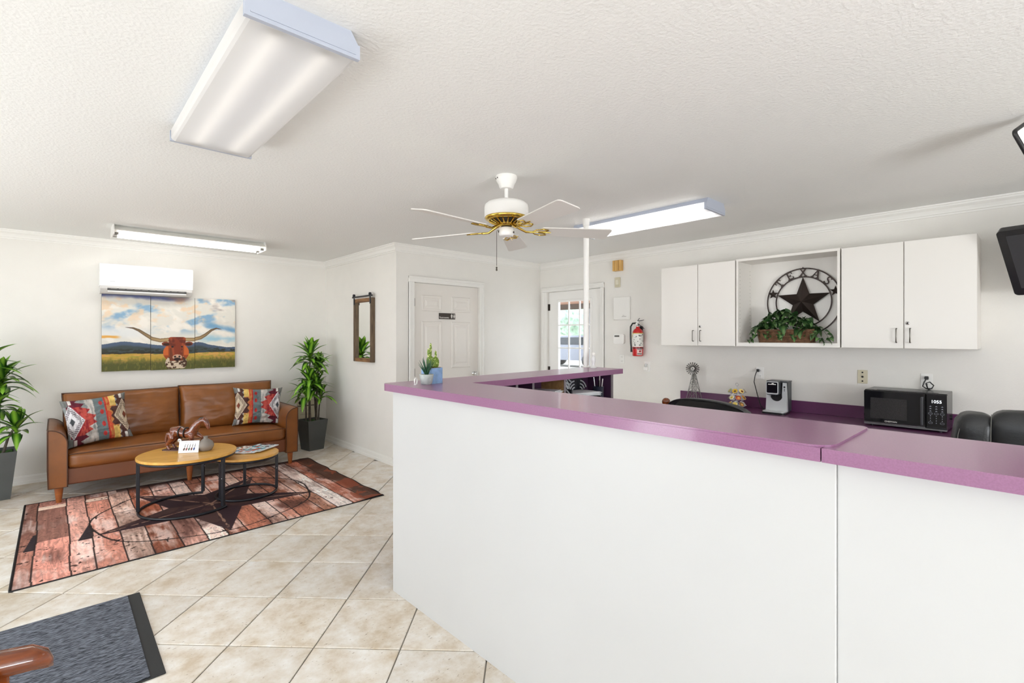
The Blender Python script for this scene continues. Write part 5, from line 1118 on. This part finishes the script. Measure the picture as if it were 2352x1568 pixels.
    Xw = X + np.clip((X - 1.9) / .2, 0, 1) * .006 * np.sin(Y * 17 + 3 * np.sin(Y * 5)) ; wr = np.clip((X - 1.86) / .2, 0, 1); Z = .0055 + wr * .010 * (.5 + .5 * np.sin(Y * 17 + X * 6)) * (bd > .004) + .0006 * (fbm(X * 6, Y * 6, 5))
    Yw = Y + .10 * np.clip((X - X0) / 2.3, 0, 1) * np.clip((4.4 - Y) / .6, 0, 1)           # the front hem runs slightly askew
    me = grid_mesh('rug', np.stack([Xw, Yw, Z], -1), C)
    t = thing('area_rug', 'printed rug with weathered planks, dark lone star and barbed wire ring', 'rug', (0, 0, 0)); link('pile', me, attr_mat('rug_print', .85, .25, 600, .2), t)
    rim = [(Xw[i, 0], Yw[i, 0]) for i in range(0, nu, 10)] + [(Xw[-1, j], Yw[-1, j]) for j in range(0, nv, 10)] + [(Xw[i, -1], Yw[i, -1]) for i in range(nu - 1, -1, -10)] + [(Xw[0, j], Yw[0, j]) for j in range(nv - 1, -1, -10)]
    MB().tube([(x_, y_, .004 + (.008 * (.5 + .5 * math.sin(y_ * 17 + x_ * 6)) if x_ > 2.0 else 0)) for x_, y_ in rim], .004, 6, closed=True).build('binding', mat('rug_binding', (.012, .01, .011), .8), t)
rug()
# ---- door mat
t = thing('door_mat', 'charcoal ribbed entrance mat with black rubber border on the tiles', 'mat', (-.25, 2.90, .002))
MB().cbox(-.62, .587, -.435, .442, 0, .006, .003).build('rubber_base', mat('black_rubber', (.018, .019, .02), .7), t)
def ribbed():
    m, nt, b = nmat('ribbed_carpet'); tc = N(nt, 'ShaderNodeTexCoord'); mp = N(nt, 'ShaderNodeMapping'); mp.inputs['Scale'].default_value = (1, 6, 1)
    n = N(nt, 'ShaderNodeTexNoise'); n.inputs['Scale'].default_value = 42; n.inputs['Detail'].default_value = 3; nt.links.new(tc.outputs['Object'], mp.inputs[0]); nt.links.new(mp.outputs[0], n.inputs['Vector'])
    r = N(nt, 'ShaderNodeValToRGB'); r.color_ramp.elements[0].position = .36; r.color_ramp.elements[1].position = .66; r.color_ramp.elements[0].color = c4(srgb(26, 31, 40)); r.color_ramp.elements[1].color = c4(srgb(124, 129, 140)); nt.links.new(n.outputs['Fac'], r.inputs[0]); nt.links.new(r.outputs[0], b.inputs['Base Color']); b.inputs['Roughness'].default_value = .95
    bp = N(nt, 'ShaderNodeBump'); bp.inputs['Strength'].default_value = .8; bp.inputs['Distance'].default_value = .004; nt.links.new(n.outputs['Fac'], bp.inputs['Height']); nt.links.new(bp.outputs[0], b.inputs['Normal']); return m
MB().cbox(-.56, .535, -.425, .432, .006, .010, .002).build('carpet', ribbed(), t)
# ---- dracaena planters
def dracaena(loc, rz, heads, label, pot, seed):
    t = thing('potted_dracaena', label, 'plant', loc, rz); b, tp, H = pot
    v = [(x * b, y * b, 0) for x, y in ((-1, -1), (1, -1), (1, 1), (-1, 1))] + [(x * tp, y * tp, H) for x, y in ((-1, -1), (1, -1), (1, 1), (-1, 1))] + [(x * (tp - .012), y * (tp - .012), H) for x, y in ((-1, -1), (1, -1), (1, 1), (-1, 1))] + [(x * (tp - .02), y * (tp - .02), H - .04) for x, y in ((-1, -1), (1, -1), (1, 1), (-1, 1))]
    f = [(3, 2, 1, 0)] + [(k * 4 + i, k * 4 + (i + 1) % 4, (k + 1) * 4 + (i + 1) % 4, (k + 1) * 4 + i) for k in range(3) for i in range(4)]; MB().add(v, f).build('planter', POTM, t)
    q = tp - .021; n = 14; xs = np.linspace(-q, q, n); X, Y = np.meshgrid(xs, xs, indexing='ij'); Z = H - .038 + .028 * fbm(X * 40 + 5, Y * 40 + 9, seed); link('moss', grid_mesh('moss', np.stack([X, Y, Z], -1)), MOSS, t)
    lm = [leaf_me(.28, .070, .35, 'leaf', 10, .14), leaf_me(.26, .072, .6, 'leaf', 10, .14), leaf_me(.32, .066, .75, 'leaf', 10, .14), leaf_me(.21, .066, .15, 'leaf', 10, .14)]
    for m in lm: m.materials.append(LEAF)
    rr = random.Random(seed)
    for (x0, y0, x1, y1, hz, nl, sp, sc) in heads:
        top = Vector((x1, y1, hz)); MB().tube([(x0, y0, H - .03), (x0 + (x1 - x0) * .4, y0 + (y1 - y0) * .4, H + (hz - H) * .5), tuple(top)], [.011, .009, .008], 8).build('cane', BARK, t)
        nl = int(nl * 1.45)
        for k in range(nl):
            s = k / nl; a = k * 2.39996 + rr.uniform(-.25, .25); el = 1.45 - 1.25 * (1 - s) ** .9 + rr.uniform(-.12, .12); base = top + Vector((0, 0, -sp + sp * s)); kk = 3 if s > .78 else (0 if s > .5 else rr.choice((1, 2)))
            z = sc * rr.uniform(.85, 1.1); Lf = (.28, .26, .32, .21)[kk] * z; wd = Vector(loc) + Matrix.Rotation(rz, 3, 'Z') @ (base + Vector((-math.sin(a) * math.cos(el), math.cos(a) * math.cos(el), math.sin(el))) * Lf)
            if wd.x > 2.63 or wd.y > 6.50: el = max(el, 1.22); z *= .8 if s > .5 else .62
            if wd.x > 2.72 or wd.y > 6.60 or (-.11 < wd.x < .3 and wd.z < .82): continue
            o = link('leaf', lm[kk], None, t, tuple(base)); o.rotation_euler = Euler((el - .15, 0, a), 'XYZ'); o.scale = (z * 1.05, z, z)
dracaena((2.345, 6.165, .0022), R(10), [(-.03, .02, -.02, .02, 1.22, 24, .16, 1.0), (.06, .03, .10, .03, 1.05, 18, .12, .9), (-.05, -.04, -.07, -.05, .90, 16, .12, .95), (.02, -.06, .03, -.06, .82, 12, .10, .8), (.08, .05, .06, .08, .80, 10, .09, .85), (-.06, .04, -.10, -.02, .74, 12, .10, .95), (.05, -.05, .07, -.07, .70, 10, .09, .8)], 'leafy dracaena in a slate square planter in the corner beneath the mirror', (.096, .132, .37), 21)
dracaena((-.405, 6.14, .0022), R(4), [(-.03, .02, -.05, .02, 1.22, 24, .16, 1.05), (.04, .03, .06, .0, 1.06, 18, .12, .95), (-.05, -.05, -.10, -.06, .95, 16, .12, 1.0), (.07, -.03, .15, -.03, .62, 14, .10, .9), (.0, -.06, .02, -.09, .85, 16, .10, .95)], 'leafy dracaena in a slate square planter at the sofa end away from the mirror', (.115, .155, .41), 33)
# ---- wooden armchair (its arm reaches into view)
t = thing('wooden_armchair', 'cherry wood armchair standing on the entrance mat edge', 'chair', (-.34, 1.37, .0022))
for s in (-1, 1):
    y = s * .275
    pts = [(-.36, y, .655), (-.1, y, .662), (.20, y, .664), (.28, y, .658), (.325, y, .640), (.345, y, .610)]
    a = MB()
    prof = [(-.030, -.022), (-.033, .004), (-.022, .020), (0, .024), (.022, .020), (.033, .004), (.030, -.022)]
    path = [(-.36, .640), (0, .642), (.24, .640), (.30, .632), (.328, .618), (.337, .605)]; sc = [1, 1, 1, .95, .72, .35]
    v = []
    for (x, z), k in zip(path, sc): v += [(x, y + p * k, z + q * k) for p, q in prof]
    m_ = len(prof); a.add(v, [(i * m_ + j, i * m_ + (j + 1) % m_, (i + 1) * m_ + (j + 1) % m_, (i + 1) * m_ + j) for i in range(5) for j in range(m_)], True); a.add(v[:m_], [tuple(range(m_))]); a.add(v[-m_:], [tuple(range(m_))[::-1]])
    fixn(a.build('arm', CHERRY, t)); MB().cbox(.20, .262, y - .022, y + .022, 0, .622, .004).build('front_leg', CHERRY, t); MB().cbox(-.36, -.31, y - .022, y + .022, 0, .98, .004).build('back_leg', CHERRY, t); MB().box(-.31, .20, y - .012, y + .012, .36, .42).build('side_rail', CHERRY, t)
MB().box(.215, .25, -.253, .253, .35, .42).build('front_rail', CHERRY, t); link('seat', puff(.56, .52, .09, .03, (0, 0, .02)), mat('chair_fabric', srgb(120, 70, 50), .9, noise=40, amt=.2), t, (-.05, 0, .46)); link('backrest', puff(.07, .50, .42, .03, (.01, 0, 0)), MATS['chair_fabric'], t, (-.33, 0, .77)); MB().cbox(-.36, -.31, -.253, .253, .95, 1.02, .006).build('top_rail', CHERRY, t)
# ================================================================ STAFF SIDE
BLEA = mat('black_leather', (.018, .019, .021), .36, bump=.12, bscale=120); STI = mat('stitching', srgb(110, 108, 102), .7)
def star_base(t):
    MB().lathe([(.028, .09), (.028, .40)], 16).build('gas_lift', BLKM, t)
    for k in range(5):
        a = 2 * PI * k / 5 + .3; l = MB().tube([(.02 * math.cos(a), .02 * math.sin(a), .11), (.30 * math.cos(a), .30 * math.sin(a), .075)], [.024, .016], 8).build('base_spoke', BLKM, t)
        MB().lathe([(.012, -.022), (.027, -.02), (.027, .02), (.012, .022)], 14, (.30 * math.cos(a), .30 * math.sin(a), .0272), 'x').build('caster', BLK, l)
t = thing('office_chair', 'black office chair with rounded low back and wooden arm knob', 'chair', (3.02, 1.345, .0022), R(2)); star_base(t)
link('seat', puff(.50, .50, .09, .04, (0, 0, .02)), BLEA, t, (0, 0, .47)); bw = .25
o = [(-bw, 0), (bw, 0), (bw, .28)] + [(bw * math.cos(a), .28 + .115 * math.sin(a) ** .8) for a in np.linspace(.12, PI - .12, 22)] + [(-bw, .28)]
b = fixn(MB().prism(o, -.035, .035, lambda a, b_, h: (-.27 + h - .10 * (a / bw) ** 2 * -1, a, .640 + b_)).build('backrest', BLEA, t)); bv = b.modifiers.new('soft', 'BEVEL'); bv.width = .014; bv.segments = 3; bv.limit_method = 'ANGLE'
MB().tube([(-.306 + .10 * (a_ / bw) ** 2, a_, .640 + z_) for a_, z_ in o[3:-1]], .005, 6).build('piping', BLK, t); MB().box(-.28, -.02, -.03, .03, .40, .43).obox((-.26, 0, .52), (.01, 0, 0), (0, .03, 0), (0, 0, .12)).build('back_bracket', BLKM, t)
for s in (-1, 1):
    MB().tube([(.08, s * .27, .46), (.10, s * .30, .62), (.05, s * .30, .66), (-.12, s * .30, .66)], .014, 8).build('arm', BLKM, t)
MB().tube([(-.12, .305, .665), (-.19, .315, .72), (-.185, .28, .90), (-.175, .268, .972)], .010, 8).build('arm_post', BLKM, t); MB().ball((-.175, .268, .985), .026, 14, 10).build('wooden_knob', CHERRY, t)
t = thing('office_chair', 'tall padded black leather executive chair with stitched side bolsters', 'chair', (2.98, .0, .0022), R(4)); star_base(t)
link('seat', puff(.54, .54, .12, .05, (0, 0, .02)), BLEA, t, (.03, 0, .47))
link('backrest', puff(.13, .30, .62, .05, (.01, 0, .006)), BLEA, t, (-.20, 0, .795), (0, R(-6), 0))
for s in (-1, 1):
    link('side_bolster', puff(.14, .125, .60, .05, (.01, .01, 0)), BLEA, t, (-.185, s * .208, .79), (R(s * 4), R(-6), R(s * 8)))
    MB().tube([(-.235, s * .144, .52), (-.272, s * .146, .80), (-.285, s * .144, 1.05), (-.26, s * .142, 1.09)], .0013, 6).build('stitching', STI, t)
    MB().tube([(-.235, s * .262, .55), (-.262, s * .255, .80), (-.272, s * .240, 1.00), (-.24, s * .225, 1.07)], .0013, 6).build('stitching', STI, t)
    MB().tube([(.12, s * .28, .45), (.16, s * .32, .60), (.10, s * .32, .68), (-.14, s * .31, .69)], .018, 8).build('arm', BLK, t)
MB().box(-.22, 0, -.05, .05, .40, .43).build('seat_plate', BLKM, t)
# ---- wall mounted screen at the frame edge
def tv():
    c0 = Vector((4.45, .185, 2.075)); e1 = Vector((.3, -.084, -.405)).normalized(); e2 = Vector((-.27, -.963, 0)).normalized(); n = e2.cross(e1).normalized()
    if n.x > 0: n = -n
    W_, H_ = .82, .50; M = Matrix((( e2.x, e1.x, n.x, c0.x), (e2.y, e1.y, n.y, c0.y), (e2.z, e1.z, n.z, c0.z), (0, 0, 0, 1)))
    t = thing('television', 'black flat screen television tilted down on a wall arm by the cabinets', 'television', tuple(c0))
    L = Matrix.Translation(-c0) @ M
    fixn(MB().prism(rrect(0, W_, 0, H_, .022), -.05, 0).xf(L).build('bezel', mat('tv_bezel', (.02, .02, .022), .15), t)); fixn(MB().prism(rrect(.042, W_ - .042, .04, H_ - .055, .004), .0002, .0012).xf(L).build('screen', mat('tv_screen', (.045, .045, .05), .35), t))
    fixn(MB().prism(rrect(.22, W_ - .22, .12, H_ - .10, .02), -.09, -.0502).xf(L).build('rear_box', BLK, t))
    p = L @ Vector((W_ / 2, H_ / 2, -.09)); wl = Vector((WD - c0.x, p.y + .05, p.z)); MB().tube([tuple(p), tuple((p + wl) / 2 + Vector((0, .06, 0))), tuple(wl)], .02, 8).build('wall_arm', BLKM, t); MB().cbox(wl.x - .02, wl.x - .001, wl.y - .06, wl.y + .06, wl.z - .10, wl.z + .10, .003).build('wall_plate', BLKM, t)
tv()
def hung_panel():
    c = Vector((3.083, .071, 2.3)); v1 = Vector((.074, -.031, .045)).normalized(); v2 = Vector((.036, -.031, -.072)); v2 = (v2 - v1 * v2.dot(v1)).normalized(); n = v1.cross(v2)
    t = thing('hanging_panel', 'white panel with black rim hanging from the ceiling by the television', 'panel', tuple(c)); S = .17; M = Matrix(((v1.x, v2.x, n.x, 0), (v1.y, v2.y, n.y, 0), (v1.z, v2.z, n.z, 0), (0, 0, 0, 1)))
    fixn(MB().prism(rrect(.006, S - .006, .006, S - .006, .012), -.006, .006).xf(M).build('face', WHITE, t)); MB().tube([(x, y, 0) for x, y in rrect(.0, S, .0, S, .018)], .009, 8, closed=True).xf(M).build('rim', BLK, t)
    p = M @ Vector((S, 0, 0)); q = M @ Vector((S / 2, S / 2, 0)); MB().tube([(q.x, q.y, q.z), (q.x, q.y, CE - c.z)], .006, 8).build('hanger', BLKM, t)
hung_panel()
# ================================================================ OUTSIDE THE BACK DOOR
CON = mat('concrete', srgb(206, 202, 194), .9, noise=2, amt=.08)
g = MB().box(-40, 60, -40, 60, -.30, -.12).build('ground_outside', CON); struct(g, 'pale concrete parking lot outside the back door ground')
def canopy():
    t = thing('carport', 'brown edged carport roof on grey posts outside the back door', 'carport', (14.0, 12.5, -.12)); BRN = mat('fascia_brown', srgb(176, 132, 106), .7); GP = mat('post_grey', srgb(150, 152, 154), .6); DKB = mat('beam_dark', srgb(96, 84, 74), .8)
    MB().box(-3.5, 3.0, -6.5, 5.5, 2.95, 3.10).build('roof', BRN, t); MB().box(-3.55, -3.5, -6.5, 5.5, 2.70, 3.15).build('fascia', BRN, t); MB().box(2.6, 2.75, -6.5, 5.5, 2.72, 2.95).build('beam', DKB, t); MB().box(-3.4, -3.25, -6.5, 5.5, 2.75, 2.95).build('beam', DKB, t)
    for x, y in ((2.68, .55), (2.68, -3), (2.68, 4.0), (-3.3, -5), (-3.3, 4.6)): MB().box(x - .07, x + .07, y - .07, y + .07, 0, 2.95).build('post', GP, t)
canopy()
def suv():
    t = thing('parked_car', 'grey parked car seen through the back door glass', 'car', (19.6, 16.3, -.12), R(94)); GRY = mat('car_grey', srgb(132, 136, 146), .25, metal=.4, coat=.5)
    o = [(-2.2, .35), (2.25, .35), (2.32, .75), (2.2, .98), (1.1, 1.08), (.45, 1.56), (-1.7, 1.60), (-2.2, 1.05), (-2.28, .7)]
    fixn(MB().prism(o, -.85, .85, lambda a, b, h: (a, h, b)).build('body', GRY, t))
    for s in (-1, 1):
        w_ = [(-1.6, 1.12), (.9, 1.12), (.38, 1.48), (-1.55, 1.50)]; fixn(MB().prism(w_, s * .851, s * .857, lambda a, b, h: (a, h, b)).build('side_window', mat('car_glass', (.03, .035, .04), .05), t))
        for x in (-1.4, 1.45): wl = MB().lathe([(.05, -.1), (.33, -.1), (.35, -.06), (.35, .06), (.33, .1), (.05, .1)], 24, (x, s * .78, .35), 'y').build('wheel', BLK, t); MB().lathe([(.05, 0), (.2, .005), (.2, .01)], 16, (x, s * (.885 if s > 0 else .895), .35), 'y').build('hubcap', mat('hub_grey', srgb(120, 122, 126), .5), wl)
suv()
def tree(loc, r, h, label, col, seed):
    t = thing('tree', label, 'tree', loc); MB().tube([(0, 0, 0), (.1, 0, h * .5), (0, .1, h * .8)], [.16, .12, .06], 8).build('trunk', BARK, t); rr = random.Random(seed); m = mat('foliage_%d' % seed, col, .8, noise=3, amt=.5)
    me = bpy.data.meshes.new('crown'); bm = bmesh.new()
    for k in range(16):
        c = Vector((rr.gauss(0, r * .45), rr.gauss(0, r * .45), h * .62 + rr.uniform(-.2, .45) * h * .5)); bmesh.ops.create_icosphere(bm, subdivisions=3, radius=r * rr.uniform(.3, .5), matrix=Matrix.Translation(c))
    for v in bm.verts: v.co += Vector((rr.uniform(-1, 1), rr.uniform(-1, 1), rr.uniform(-1, 1))) * r * .05
    bm.to_mesh(me); bm.free(); link('crown', me, m, t)
tree((27, 24.5, -.12), 2.2, 4.2, 'light green tree beyond the carport', srgb(186, 206, 150), 1); tree((26, 20.0, -.12), 2.0, 3.6, 'bluish green tree beyond the parked car', srgb(160, 184, 160), 2)
t = thing('white_building', 'white low building behind the parked car', 'building', (40, 34, -.12)); MB().box(-1, 3, -9, 9, 0, 2.0).build('wall', mat('stucco_white', srgb(224, 226, 230), .9), t); MB().box(-1.3, 3.3, -9.3, 9.3, 2.0, 2.2).build('roof', mat('roof_grey', srgb(140, 140, 144), .8), t)
for y in (-6, -2.5, 1, 4.5): f = MB().box(-1.03, -1.0, y, y + 1.1, .8, 1.7).build('window', mat('far_window', srgb(90, 100, 116), .2), t)
